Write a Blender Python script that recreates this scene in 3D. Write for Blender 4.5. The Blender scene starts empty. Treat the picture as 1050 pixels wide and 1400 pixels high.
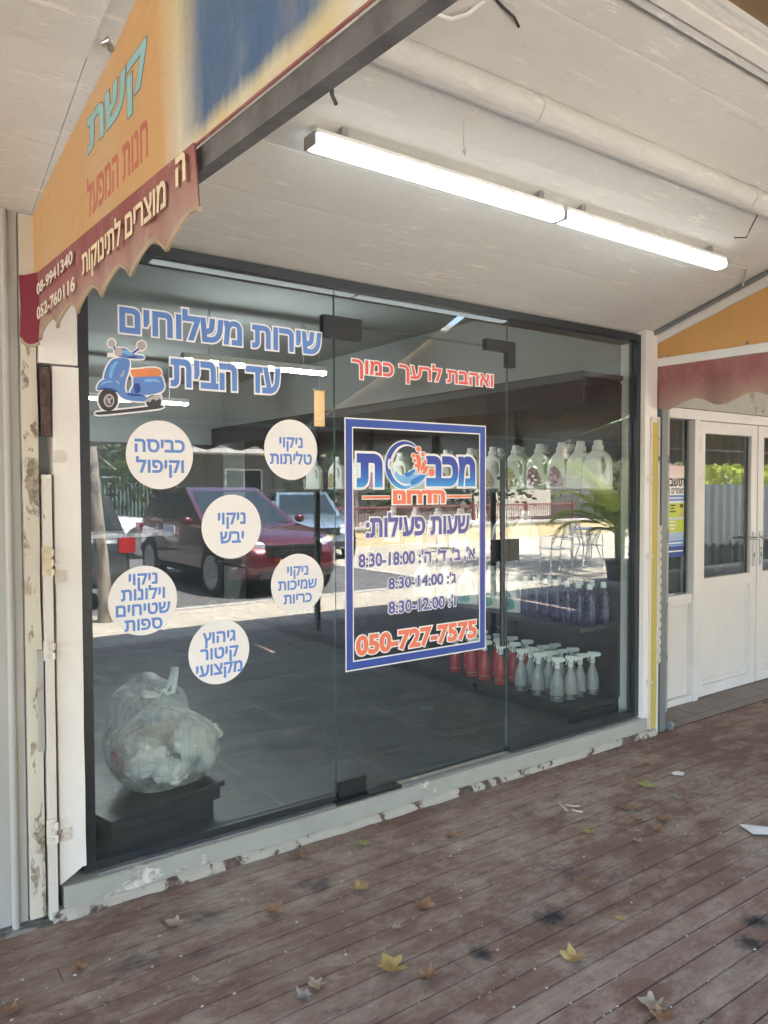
import bpy, bmesh, math, random
from mathutils import Vector, Matrix, noise
from mathutils.geometry import interpolate_bezier, tessellate_polygon

random.seed(7)
S = bpy.context.scene
COL = S.collection
R = math.radians

# ------------------------------------------------------------------ camera
YAW, PIT, ROL, CAMD, CAMH = 0.62567, 0.03142, -0.00297, 2.9619, 1.55
FW = Vector((math.sin(YAW)*math.cos(PIT), math.cos(YAW)*math.cos(PIT), -math.sin(PIT)))
_r = Vector((math.cos(YAW), -math.sin(YAW), 0)); _u = _r.cross(FW)
RT = _r*math.cos(ROL) + _u*math.sin(ROL); UP = -_r*math.sin(ROL) + _u*math.cos(ROL)
CAM = Vector((0, -CAMD, CAMH))
cd = bpy.data.cameras.new('camera'); cam = bpy.data.objects.new('camera', cd); COL.objects.link(cam)
cd.sensor_fit = 'VERTICAL'; cd.sensor_height = 24; cd.lens = 24*1052/1400; cd.clip_start = .05; cd.clip_end = 2000
m = Matrix.Identity(4)
for i in range(3):
    m[i][0] = RT[i]; m[i][1] = UP[i]; m[i][2] = -FW[i]; m[i][3] = CAM[i]
cam.matrix_world = m
S.camera = cam

# ------------------------------------------------------------------ light
SUN_AZ, SUN_EL = R(30), R(60)
w = bpy.data.worlds.new('World'); S.world = w; w.use_nodes = True
sky = w.node_tree.nodes.new('ShaderNodeTexSky'); sky.sky_type = 'NISHITA'; sky.sun_disc = False
sky.sun_elevation = SUN_EL; sky.sun_rotation = SUN_AZ; sky.air_density = 1.0; sky.dust_density = 1.5
bg = w.node_tree.nodes['Background']; bg.inputs[1].default_value = .13
w.node_tree.links.new(sky.outputs[0], bg.inputs[0])
sd = bpy.data.lights.new('sun', 'SUN'); sd.energy = 4.5; sd.angle = R(.5); sd.color = (1, .985, .955)
sun = bpy.data.objects.new('sun', sd); COL.objects.link(sun)
tosun = Vector((math.sin(SUN_AZ)*math.cos(SUN_EL), math.cos(SUN_AZ)*math.cos(SUN_EL), math.sin(SUN_EL)))
sun.rotation_euler = tosun.to_track_quat('Z', 'Y').to_euler(); sun.location = tosun*30
S.view_settings.view_transform = 'Standard'; S.view_settings.look = 'None'
S.view_settings.exposure = 4.36; S.view_settings.gamma = 1
S.cycles.max_bounces = 12; S.cycles.diffuse_bounces = 6; S.cycles.transparent_max_bounces = 24
S.cycles.caustics_reflective = False; S.cycles.caustics_refractive = False
S.cycles.sample_clamp_indirect = 6

# ------------------------------------------------------------------ helpers
def ray(px, py):
    return FW + RT*((px-525)/1052) - UP*((py-700)/1052)
def on_y(px, py, Y=0.0):          # measured point of the photograph on a plane parallel to the shop front
    d = ray(px, py); return CAM + d*((Y-CAM.y)/d.y)
def on_x(px, py, X):
    d = ray(px, py); return CAM + d*((X-CAM.x)/d.x)
def on_z(px, py, Z=0.0):
    d = ray(px, py); return CAM + d*((Z-CAM.z)/d.z)
CA, CB = 2.5, .305                # sloping soffit: z = CA - CB*y
def ceil_z(y): return CA - CB*y

class MB:
    def __init__(s): s.bm = bmesh.new()
    def verts(s, pts): return [s.bm.verts.new(p) for p in pts]
    def face(s, pts):
        try: return s.bm.faces.new(s.verts(pts))
        except ValueError: return None
    def box(s, x0, x1, y0, y1, z0, z1):
        v = s.verts([(x0,y0,z0),(x1,y0,z0),(x1,y1,z0),(x0,y1,z0),(x0,y0,z1),(x1,y0,z1),(x1,y1,z1),(x0,y1,z1)])
        for f in ((3,2,1,0),(4,5,6,7),(0,1,5,4),(1,2,6,5),(2,3,7,6),(3,0,4,7)): s.bm.faces.new([v[i] for i in f])
        return s
    def prism(s, poly, axis, a, b):   # poly: 2-D points; extruded along axis between a and b
        def P(u, v, t): return {'x': (t,u,v), 'y': (u,t,v), 'z': (u,v,t)}[axis]
        A = s.verts([P(u,v,a) for u,v in poly]); B = s.verts([P(u,v,b) for u,v in poly])
        n = len(poly)
        s.bm.faces.new(A); s.bm.faces.new(B[::-1])
        for i in range(n): s.bm.faces.new([A[i], B[i], B[(i+1)%n], A[(i+1)%n]])
        return s
    def tube(s, pts, r, n=10, cap=True):
        pts = [Vector(p) for p in pts]; k = len(pts)
        rs = r if isinstance(r, (list, tuple)) else [r]*k
        prev = None; rings = []
        for i, p in enumerate(pts):
            t = (pts[min(i+1,k-1)] - pts[max(i-1,0)]).normalized()
            if prev is None:
                u = t.orthogonal().normalized()
            else:
                u = (prev - t*prev.dot(t)).normalized()
            prev = u; v = t.cross(u)
            rings.append(s.verts([p + (u*math.cos(2*math.pi*j/n) + v*math.sin(2*math.pi*j/n))*rs[i] for j in range(n)]))
        for a, b in zip(rings, rings[1:]):
            for j in range(n): s.bm.faces.new([a[j], a[(j+1)%n], b[(j+1)%n], b[j]])
        if cap: s.bm.faces.new(rings[0][::-1]); s.bm.faces.new(rings[-1])
        return s
    def lathe(s, prof, c=(0,0,0), axis='z', n=20, sx=1, sy=1):   # prof: (radius, height)
        rings = []
        for r, h in prof:
            ring = []
            for j in range(n):
                a = 2*math.pi*j/n; u, v = r*math.cos(a)*sx, r*math.sin(a)*sy
                p = {'z': (u,v,h), 'y': (u,h,v), 'x': (h,u,v)}[axis]
                ring.append((p[0]+c[0], p[1]+c[1], p[2]+c[2]))
            rings.append(s.verts(ring))
        for a, b in zip(rings, rings[1:]):
            for j in range(n): s.bm.faces.new([a[j], a[(j+1)%n], b[(j+1)%n], b[j]])
        s.bm.faces.new(rings[0][::-1]); s.bm.faces.new(rings[-1])
        return s
    def loft(s, rings, cap=True, closed=True):
        V = [s.verts(r) for r in rings]; n = len(rings[0])
        for a, b in zip(V, V[1:]):
            for j in range(n if closed else n-1): s.bm.faces.new([a[j], a[(j+1)%n], b[(j+1)%n], b[j]])
        if cap: s.bm.faces.new(V[0][::-1]); s.bm.faces.new(V[-1])
        return s
    def xf(s, mat): bmesh.ops.transform(s.bm, matrix=mat, verts=s.bm.verts[:]); return s
    def bevel(s, w_, seg=2, ang=30):
        es = [e for e in s.bm.edges if len(e.link_faces) == 2 and e.calc_face_angle(0) > R(ang)]
        bmesh.ops.bevel(s.bm, geom=es, offset=w_, segments=seg, profile=.5, affect='EDGES', clamp_overlap=True); return s
    def build(s, name, mat, parent=None, smooth=False, recalc=True):
        if recalc: bmesh.ops.recalc_face_normals(s.bm, faces=s.bm.faces[:])
        me = bpy.data.meshes.new(name); s.bm.to_mesh(me); s.bm.free()
        if smooth:
            me.polygons.foreach_set('use_smooth', [True]*len(me.polygons))
            if smooth != 'all':
                try: me.set_sharp_from_angle(angle=R(40))
                except Exception: pass
        o = bpy.data.objects.new(name, me); COL.objects.link(o)
        for mm in (mat if isinstance(mat, (list, tuple)) else [mat]): me.materials.append(mm)
        if parent: o.parent = parent
        return o

def tag(o, label, cat, group=None):
    o['label'] = label; o['category'] = cat
    if group: o['group'] = group
    return o
def thing(name, label, cat, loc=(0,0,0), rz=0, group=None):
    o = bpy.data.objects.new(name, None); COL.objects.link(o); o.location = loc; o.rotation_euler = (0,0,rz)
    o.empty_display_size = .1
    return tag(o, label, cat, group)
def struct(o): o['kind'] = 'structure'; return o
def stuff(o): o['kind'] = 'stuff'; return o
def dup(root, loc, rz, label, group=None):
    r = root.copy(); COL.objects.link(r); r.location = loc; r.rotation_euler = (0,0,rz); r['label'] = label
    if group: r['group'] = group
    for ch in list(root.children):
        c = ch.copy(); COL.objects.link(c); c.parent = r
        for g in list(ch.children):
            d = g.copy(); COL.objects.link(d); d.parent = c
    return r

# ------------------------------------------------------------------ materials
class NT:
    def __init__(s, name):
        s.m = bpy.data.materials.new(name); s.m.use_nodes = True; s.t = s.m.node_tree
        s.p = s.t.nodes['Principled BSDF']; s.out = s.t.nodes['Material Output']
        s.co = s.t.nodes.new('ShaderNodeTexCoord').outputs['Object']
    def n(s, kind, **kw):
        nd = s.t.nodes.new(kind)
        for k, v in kw.items(): setattr(nd, k, v)
        return nd
    def l(s, a, b): s.t.links.new(a, b)
    def scale(s, sx, sy, sz, loc=(0,0,0)):
        mp = s.n('ShaderNodeMapping'); mp.inputs['Scale'].default_value = (sx,sy,sz); mp.inputs['Location'].default_value = loc
        s.l(s.co, mp.inputs[0]); return mp.outputs[0]
    def noise(s, sc, det=5, rough=.6, co=None, dist=0):
        nd = s.n('ShaderNodeTexNoise'); nd.inputs['Scale'].default_value = sc; nd.inputs['Detail'].default_value = det
        nd.inputs['Roughness'].default_value = rough; nd.inputs['Distortion'].default_value = dist
        s.l(co or s.co, nd.inputs['Vector']); return nd.outputs['Fac']
    def ramp(s, fac, stops, interp='LINEAR'):
        nd = s.n('ShaderNodeValToRGB'); cr = nd.color_ramp; cr.interpolation = interp
        while len(cr.elements) < len(stops): cr.elements.new(.5)
        for e, (p, c) in zip(cr.elements, stops):
            e.position = p; e.color = c if isinstance(c, (tuple, list)) and len(c) == 4 else ((*c, 1) if isinstance(c, (tuple, list)) else (c,c,c,1))
        s.l(fac, nd.inputs[0]); return nd.outputs[0]
    def math(s, op, a, b=None, clamp=False):
        nd = s.n('ShaderNodeMath', operation=op, use_clamp=clamp)
        for i, x in enumerate((a, b)):
            if x is None: continue
            if isinstance(x, (int, float)): nd.inputs[i].default_value = x
            else: s.l(x, nd.inputs[i])
        return nd.outputs[0]
    def mix(s, fac, a, b, typ='MIX'):
        nd = s.n('ShaderNodeMix', data_type='RGBA', blend_type=typ)
        for i, x in ((0, fac), (6, a), (7, b)):
            if isinstance(x, (int, float)): nd.inputs[i].default_value = x
            elif isinstance(x, (tuple, list)): nd.inputs[i].default_value = (*x, 1) if len(x) == 3 else x
            else: s.l(x, nd.inputs[i])
        return nd.outputs[2]
    def xyz(s):
        nd = s.n('ShaderNodeSeparateXYZ'); s.l(s.co, nd.inputs[0]); return nd.outputs
    def bump(s, h, strength=.3, dist=.01):
        nd = s.n('ShaderNodeBump'); nd.inputs['Strength'].default_value = strength; nd.inputs['Distance'].default_value = dist
        s.l(h, nd.inputs['Height']); s.l(nd.outputs[0], s.p.inputs['Normal'])
    def base(s, c): 
        if isinstance(c, (tuple, list)): s.p.inputs['Base Color'].default_value = (*c, 1)
        else: s.l(c, s.p.inputs['Base Color'])
    def rough(s, r):
        if isinstance(r, (int, float)): s.p.inputs['Roughness'].default_value = r
        else: s.l(r, s.p.inputs['Roughness'])

def hx(h, k=1.0):
    h = h.lstrip('#'); c = [int(h[i:i+2], 16)/255 for i in (0,2,4)]
    return tuple(k*(x/12.92 if x <= .04045 else ((x+.055)/1.055)**2.4) for x in c)

def simple(name, c, rough=.5, metal=0, var=.12, sc=14, bump=0, bsc=60, spec=.5, coat=0):
    t = NT(name); f = t.noise(sc)
    lo = tuple(x*(1-var) for x in c); hi = tuple(min(1, x*(1+var)) for x in c)
    t.base(t.ramp(f, [(.3, lo), (.7, hi)])); t.rough(t.ramp(t.noise(sc*2.3), [(.3, max(0,rough-.06)), (.7, min(1,rough+.08))]))
    t.p.inputs['Metallic'].default_value = metal; t.p.inputs['Specular IOR Level'].default_value = spec
    t.p.inputs['Coat Weight'].default_value = coat; t.p.inputs['Coat Roughness'].default_value = .04
    if bump: t.bump(t.noise(bsc), bump, .004)
    return t.m
def emit(name, c, st):
    t = NT(name); t.base(c); t.p.inputs['Emission Color'].default_value = (*c, 1); t.p.inputs['Emission Strength'].default_value = st
    return t.m
def peel(name, paint, under, amt=.6, sc=9, stretch=.35, dirt_or_veil=(.3,.27,.22), rough=.6):
    t = NT(name); co = t.scale(1,1,stretch)
    n1 = t.noise(sc, 8, .68, co, .4); n2 = t.noise(sc*.35, 4, .6, co); big = t.noise(2.0, 4)
    pk = t.ramp(t.math('ADD', t.math('MULTIPLY', n1, .65), t.math('MULTIPLY', n2, .35)), [(amt-.012, 0), (amt+.012, 1)])
    pc = t.mix(t.ramp(t.noise(5, 7, .7, co), [(.35, 0), (.75, .55)]), paint, dirt_or_veil)
    pc = t.mix(t.ramp(big, [(.35, 0), (.7, .3)]), pc, tuple(x*.75 for x in paint))
    uc = t.mix(t.ramp(t.noise(30), [(.4, 0), (.6, 1)]), under, tuple(x*.45 for x in under))
    t.base(t.mix(pk, pc, uc)); t.rough(rough)
    t.bump(t.math('SUBTRACT', t.math('MULTIPLY', t.noise(40), .15), t.math('MULTIPLY', pk, .8)), .6, .004)
    return t.m

M = {}
M['black_frame'] = simple('black_aluminium', (.022,.026,.03), .38, 0, .2, 20)
M['black_metal'] = simple('black_powder_coat', (.012,.013,.015), .45)
M['black_lam'] = simple('black_laminate', (.016,.018,.02), .4, 0, .25, 8)
M['end_cap'] = simple('grey_end_cap', (.30,.30,.29), .5)
M['black_matte'] = simple('matte_black_board', (.012,.013,.015), .85, 0, .2, 8, 0, 60, .15)
M['steel'] = simple('brushed_steel', (.5,.5,.5), .3, 1)
M['white_plastic'] = simple('white_plastic', (.78,.78,.75), .4)
M['white_paint'] = simple('white_paint', (.72,.70,.66), .5, 0, .06, 6, .15)
M['upvc'] = peel('white_door_panel', (.70,.675,.65), (.55,.51,.46), .80, 7, .5, (.60,.56,.51), .42)
M['sticker'] = simple('white_vinyl', (.80,.765,.74), .55, 0, .03, 4)
M['txt_blue'] = simple('blue_vinyl', (.11,.235,.56), .5, 0, .04)
M['txt_white'] = simple('white_vinyl_outline', (.82,.80,.79), .5, 0, .02)
M['txt_red'] = simple('red_vinyl', (.66,.11,.085), .5, 0, .05)
M['txt_orange'] = simple('orange_red_vinyl', (.80,.19,.10), .5, 0, .05)
M['txt_violet'] = simple('violet_blue_vinyl', (.115,.105,.34), .5, 0, .05)
M['txt_navy'] = simple('navy_vinyl', (.025,.06,.26), .5, 0, .05)
M['orange'] = simple('orange_vinyl', (.72,.24,.09), .5)
M['dark_vinyl'] = simple('charcoal_vinyl', (.045,.045,.05), .5)
M['grey_vinyl'] = simple('grey_vinyl', (.46,.42,.42), .5)
M['ltblue_vinyl'] = simple('light_blue_vinyl', (.20,.45,.78), .5)
M['lamp'] = emit('lamp_diffuser', (.88,.98,1), .21)
M['lamp_in'] = emit('indoor_lamp_diffuser', (.93,.98,1), 9.0)
M['rubber'] = simple('tyre_rubber', (.014,.014,.014), .8)
M['auto_glass'] = simple('tinted_car_glass', (.02,.028,.03), .05, 0, .1, 3)
M['chrome'] = simple('chrome', (.8,.8,.8), .1, 1)
M['alloy'] = simple('alloy_rim', (.42,.42,.43), .3, .8)
M['tail'] = simple('red_lens', (.28,.010,.014), .15)
M['lens'] = simple('clear_headlight', (.55,.58,.6), .08)
M['plate'] = simple('yellow_plate', (.75,.55,.06), .4)

def mk_gradient(name, stops, z0, z1):
    t = NT(name); z = t.xyz()[2]
    t.base(t.ramp(t.math('DIVIDE', t.math('SUBTRACT', z, z0), z1-z0), stops)); t.rough(.5); return t.m

def mk_glass():
    t = NT('shop_glass'); nt = t.t
    lw = t.n('ShaderNodeLayerWeight'); lw.inputs['Blend'].default_value = .5
    r1 = t.math('ADD', t.math('MULTIPLY', t.math('POWER', lw.outputs['Facing'], 5), .96), .042)
    rr = t.math('MULTIPLY', r1, 1.95, True)
    tr = t.n('ShaderNodeBsdfTransparent'); tr.inputs[0].default_value = (.84,.88,.875,1)
    gl = t.n('ShaderNodeBsdfGlossy'); gl.inputs['Roughness'].default_value = 0.0; gl.inputs[0].default_value = (1,1,1,1)
    df = t.n('ShaderNodeBsdfDiffuse')
    df.inputs[0].default_value = (.60,.77,.79,1)
    dirt_or_veil = t.ramp(t.noise(2.2, 7, .65, t.scale(1,1,.6)), [(.25, VEIL*.75), (.75, VEIL*1.3)])  # uneven pale haze painted over the glass to lift its dark tones
    a = t.n('ShaderNodeMixShader'); t.l(dirt_or_veil, a.inputs[0]); t.l(tr.outputs[0], a.inputs[1]); t.l(df.outputs[0], a.inputs[2])
    b = t.n('ShaderNodeMixShader'); t.l(rr, b.inputs[0]); t.l(a.outputs[0], b.inputs[1]); t.l(gl.outputs[0], b.inputs[2])
    t.l(b.outputs[0], t.out.inputs[0]); return t.m
VEIL = .023  # strength of the haze put into the glass colour
M['glass'] = mk_glass()
def mk_clear(name, c):
    t = NT(name); tr = t.n('ShaderNodeBsdfTransparent'); tr.inputs[0].default_value = (*c, 1); t.l(tr.outputs[0], t.out.inputs[0]); return t.m
M['glass_back'] = mk_clear('glass_inner_face', (.98,1,.99))
M['glass_edge'] = simple('green_glass_edge', (.09,.16,.15), .2)

STAINS = [(2.083,-1.106,.085), (1.736,-1.113,.05), (2.654,-1.553,.07), (2.505,-1.608,.06)]
def mk_deck():
    t = NT('weathered_deck_wood'); x, y, z = t.xyz()
    pl = t.math('FLOOR', t.math('DIVIDE', y, .0915))
    cmb = t.n('ShaderNodeCombineXYZ'); t.l(t.math('MULTIPLY', pl, 7.31), cmb.inputs[0]); t.l(pl, cmb.inputs[1])
    wn = t.n('ShaderNodeTexWhiteNoise', noise_dimensions='2D'); t.l(cmb.outputs[0], wn.inputs['Vector'])
    off = t.n('ShaderNodeCombineXYZ'); t.l(t.math('MULTIPLY', wn.outputs['Value'], 9), off.inputs[0])
    va = t.n('ShaderNodeVectorMath', operation='ADD'); t.l(t.co, va.inputs[0]); t.l(off.outputs[0], va.inputs[1])
    mp = t.n('ShaderNodeMapping'); mp.inputs['Scale'].default_value = (1.2, 24, 10); t.l(va.outputs[0], mp.inputs[0])
    grain = t.noise(4, 8, .7, mp.outputs[0], .5)
    c = t.ramp(wn.outputs['Value'], [(0, (.175,.102,.073)), (.3, (.245,.150,.112)), (.55, (.205,.122,.092)), (.8, (.24,.135,.102)), (1, (.285,.195,.15))])
    c = t.mix(t.ramp(grain, [(.3, .5), (.7, 0)]), c, (.05,.033,.028))
    # worn grey / whitish scuffs that follow the boards
    sc = t.scale(2.4, 6, 1); wear = t.noise(1.0, 10, .76, sc, .2); blot = t.noise(1.15, 4, .6)
    wf = t.ramp(t.math('ADD', t.math('MULTIPLY', wear, .6), t.math('MULTIPLY', blot, .4)), [(.48, 0), (.54, .32), (.61, .52), (.70, .8)])
    fine = t.ramp(t.noise(7, 9, .78, t.scale(1,2.6,1)), [(.38, .15), (.62, 1)])
    c = t.mix(t.math('MULTIPLY', wf, fine), c, (.44,.39,.315))
    c = t.mix(t.ramp(t.noise(26, 6, .7, t.scale(1,1.6,1)), [(.64, 0), (.73, .65)]), c, (.36,.34,.31))
    c = t.mix(t.ramp(t.noise(1.7, 5, .65, t.scale(1,1.5,1,(3,8,0))), [(.61, 0), (.69, .8)]), c, (.05,.048,.048))
    c = t.mix(t.ramp(t.noise(3.2, 6, .7, t.scale(1,2.2,1,(11,4,0))), [(.56, 0), (.66, .35)]), c, (.15,.07,.052))
    # mottled bleaching and foot-worn marks
    m1 = t.noise(5.5, 10, .80, t.scale(.8,1.2,1,(2,9,0)), .15); m2 = t.noise(.9, 3, .5, t.scale(1,1,1,(6,1,0)))
    mk = t.ramp(t.math('ADD', t.math('MULTIPLY', m1, .75), t.math('MULTIPLY', m2, .25)), [(.49, 0), (.535, .5), (.60, .95)])
    c = t.mix(t.math('MULTIPLY', mk, .42), c, (.45,.395,.315))
    c = t.mix(t.ramp(t.noise(9, 9, .78, t.scale(.6,1.6,1,(7,3,0)), .5), [(.32, .6), (.42, 0)]), c, (.045,.032,.027))
    for (sx, sy, rr_) in STAINS:
        vd = t.n('ShaderNodeVectorMath', operation='DISTANCE'); t.l(t.co, vd.inputs[0]); vd.inputs[1].default_value = (sx, sy, 0)
        dd = t.math('ADD', vd.outputs['Value'], t.math('MULTIPLY', t.math('SUBTRACT', t.noise(16, 8, .75), .5), rr_*2.2))
        c = t.mix(t.math('MULTIPLY', t.math('SUBTRACT', 1.0, t.math('DIVIDE', dd, rr_), True), 1.25, True), c, (.028,.028,.030))
    t.base(c); t.rough(t.ramp(grain, [(.3, .62), (.7, .85)])); t.p.inputs['Specular IOR Level'].default_value = .3
    t.bump(t.math('ADD', t.math('MULTIPLY', grain, .7), t.math('MULTIPLY', t.noise(70), .3)), .5, .004)
    return t.m
M['deck'] = mk_deck()

def mk_ceiling(name, base, tint):
    t = NT(name); x, y, z = t.xyz()
    # shuttering-board seams run along x
    wv = t.noise(3, 3, .5)
    seam = t.math('FRACT', t.math('MULTIPLY', t.math('ADD', y, t.math('MULTIPLY', wv, .004)), 3.9))
    sl = t.ramp(t.math('ABSOLUTE', t.math('SUBTRACT', seam, .5)), [(.0, 1), (.018, .35), (.05, 0)])
    c = t.mix(t.ramp(t.noise(1.3, 6, .65), [(.3, 0), (.7, 1)]), base, tint)
    c = t.mix(t.ramp(t.noise(7, 7, .7, t.scale(.5,1.4,1)), [(.5, 0), (.8, .2)]), c, tuple(q*.7 for q in base))
    fl = t.ramp(t.noise(30, 8, .74, t.scale(.16,1.5,1)), [(.565, 0), (.60, 1)])
    keep = t.ramp(t.noise(2.3, 4, .6), [(.42, 0), (.6, 1)])
    c = t.mix(t.math('MULTIPLY', fl, keep), c, (.82,.79,.74))
    c = t.mix(t.math('MULTIPLY', sl, t.ramp(t.noise(5), [(.4, 0), (.6, .55)])), c, (.86,.84,.79))
    c = t.mix(t.ramp(t.noise(13, 8, .75, t.scale(.8,1.2,1,(5,2,0))), [(.58, 0), (.70, .3)]), c, tuple(q*.72 for q in base))
    c = t.mix(t.math('MULTIPLY', t.ramp(t.noise(40, 5, .7), [(.70, 0), (.74, .8)]), 1.0), c, (.12,.1,.08))
    t.base(c); t.rough(.8)
    t.bump(t.math('ADD', t.math('MULTIPLY', sl, -.35), t.math('ADD', t.noise(12, 9, .72, t.scale(.8,1.2,1)), t.math('MULTIPLY', fl, .25))), .42, .012)
    return t.m
M['ceiling'] = mk_ceiling('painted_board_concrete', (.61,.60,.565), (.66,.65,.615))
M['soffit'] = mk_ceiling('smooth_grey_soffit', (.60,.595,.565), (.65,.64,.61))
M['cement'] = peel('rough_cement', (.38,.36,.32), (.22,.205,.18), .56, 7, 1.0)
M['column'] = peel('white_column_paint', (.78,.745,.70), (.48,.42,.34), .72, 6, .4, (.62,.56,.48))
M['cream_peel'] = peel('peeling_cream_paint', (.60,.545,.45), (.36,.29,.21), .56, 14, .4, (.45,.38,.28))
M['rust_post'] = peel('rusty_white_steel', (.66,.62,.56), (.22,.12,.07), .60, 13, .4, (.5,.38,.26))
M['yellow_peel'] = peel('peeling_yellow_paint', (.52,.40,.09), (.55,.50,.42), .60, 13, .3, (.42,.33,.12))
M['beige_metal'] = peel('beige_painted_metal', (.40,.38,.345), (.36,.27,.2), .80, 5, .3, (.33,.31,.27), .45)
M['drain'] = peel('grey_painted_pipe', (.15,.165,.17), (.09,.085,.08), .68, 12, .3, (.2,.2,.2), .45)
M['curb'] = peel('grey_green_curb_paint', (.35,.345,.295), (.62,.57,.49), .585, 3.6, 1.6, (.25,.235,.19), .7)
M['curb_low'] = peel('flaking_curb_foot', (.36,.33,.275), (.15,.095,.08), .535, 8, 1.0, (.50,.45,.37), .8)
M['sill_tile'] = simple('grey_sill_tile', (.17,.175,.17), .55, 0, .2, 9, .2)

def mk_fabric(name, c, c2, transl=.35, sc=5, hem=None):
    t = NT(name)
    col = t.mix(t.ramp(t.noise(sc, 6, .65, t.scale(1,1,.5)), [(.3, 0), (.75, 1)]), c, c2)
    col = t.mix(t.ramp(t.noise(1.2, 3), [(.4, 0), (.7, .35)]), col, tuple(q*.7 for q in c))
    if hem:      # bleached, dusty hem
        zz = t.math('MULTIPLY', t.math('SUBTRACT', 2.19, t.math('ADD', t.xyz()[2], t.math('MULTIPLY', t.math('SUBTRACT', t.noise(9, 6, .7), .5), .16))), 7, True)
        col = t.mix(t.math('MULTIPLY', zz, .75), col, hem)
        col = t.mix(t.ramp(t.noise(18, 8, .75), [(.56, 0), (.68, .5)]), col, hem)
    d = t.n('ShaderNodeBsdfDiffuse'); tl = t.n('ShaderNodeBsdfTranslucent')
    t.l(col, d.inputs[0]); t.l(col, tl.inputs[0])
    mx = t.n('ShaderNodeMixShader'); mx.inputs[0].default_value = transl
    t.l(d.outputs[0], mx.inputs[1]); t.l(tl.outputs[0], mx.inputs[2]); t.l(mx.outputs[0], t.out.inputs[0]); return t.m
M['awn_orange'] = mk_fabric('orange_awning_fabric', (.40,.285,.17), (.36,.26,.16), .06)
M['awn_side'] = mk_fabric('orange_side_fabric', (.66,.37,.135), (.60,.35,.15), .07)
M['awn_red'] = mk_fabric('wine_red_valance', (.30,.105,.11), (.38,.20,.175), .08, 5, (.46,.35,.29))
M['awn_red_fresh'] = mk_fabric('crimson_valance_end', (.27,.055,.075), (.23,.05,.065), .2)
M['trim'] = mk_fabric('tan_valance_piping', (.46,.36,.26), (.40,.31,.22), .1)
M['cream_txt'] = simple('cream_print', (.72,.60,.40), .6, 0, .1)
M['cream_txt2'] = simple('pale_print', (.68,.60,.50), .6, 0, .1)
M['aqua_txt'] = simple('faded_aqua_print', (.28,.50,.52), .6, 0, .1)
M['olive_edge'] = simple('faded_blue_print_edge', (.10,.15,.18), .6, 0, .1)
M['salmon_txt'] = simple('faded_red_print', (.46,.13,.09), .6, 0, .1)

def mk_sidepanel():
    t = NT('printed_awning_side'); x, y, z = t.xyz()
    u = t.math('MULTIPLY', y, -1)                       # metres out from the shop front
    nz = t.noise(3.5, 6, .6, t.scale(1,1,.35)); n2 = t.noise(14, 6, .7, t.scale(1,1.5,.25))
    og = t.mix(t.ramp(t.noise(4, 6, .65, t.scale(1,1,.4)), [(.3, 0), (.75, 1)]), (.60,.335,.125), (.54,.32,.15))
    og = t.mix(t.ramp(u, [(0, 0), (.35, .12), (1, .12)]), og, (.40,.30,.20))
    uu = t.math('ADD', u, t.math('ADD', t.math('MULTIPLY', t.math('SUBTRACT', nz, .5), .10), t.math('MULTIPLY', t.math('SUBTRACT', n2, .5), .07)))
    # blue field between u=1.44 and a slanting faded edge on the right / below
    low = t.math('ADD', t.math('SUBTRACT', z, t.math('SUBTRACT', 2.287, t.math('MULTIPLY', u, .043))), t.math('ADD', t.math('MULTIPLY', t.math('SUBTRACT', n2, .5), -.05), t.math('MULTIPLY', t.math('SUBTRACT', u, 1.45), -.035)))
    s2 = t.math('SUBTRACT', uu, 1.95)
    left = t.ramp(uu, [(0, 0), (.0001, 0), (1, 1)])
    bl = t.math('MULTIPLY', t.math('SUBTRACT', uu, 1.42), 8, True)
    rl = t.math('MULTIPLY', t.math('SUBTRACT', 1.0, t.math('MULTIPLY', s2, 9.0, True), True), t.math('MULTIPLY', t.math('SUBTRACT', low, .008), 28, True))
    pale_l = t.math('MULTIPLY', t.math('SUBTRACT', uu, 1.30), 8, True)
    blue = t.mix(t.ramp(n2, [(.35, 0), (.7, 1)]), (.055,.115,.235), (.10,.165,.27))
    pale = t.mix(t.ramp(nz, [(.4, 0), (.6, 1)]), (.62,.585,.50), (.58,.48,.25))
    pale = t.mix(t.math('MULTIPLY', t.math('SUBTRACT', s2, .08), 8, True), pale, (.66,.65,.62))
    c = t.mix(pale_l, og, pale)
    c = t.mix(t.math('MULTIPLY', bl, rl), c, blue)
    c = t.mix(t.ramp(t.noise(55, 4, .6), [(.72, 0), (.76, .7)]), c, (.75,.72,.66))
    c = t.mix(t.ramp(t.noise(2.6, 6, .7, t.scale(1,1.2,.5,(2,5,1))), [(.5, 0), (.72, .4)]), c, (.50,.42,.32))
    t.base(c); t.rough(.6); t.bump(t.math('ADD', t.noise(3.2, 4, .55, t.scale(1,.8,1.6), .8), t.math('MULTIPLY', t.noise(120), .03)), .5, .05); return t.m
M['side_panel'] = mk_sidepanel()

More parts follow.
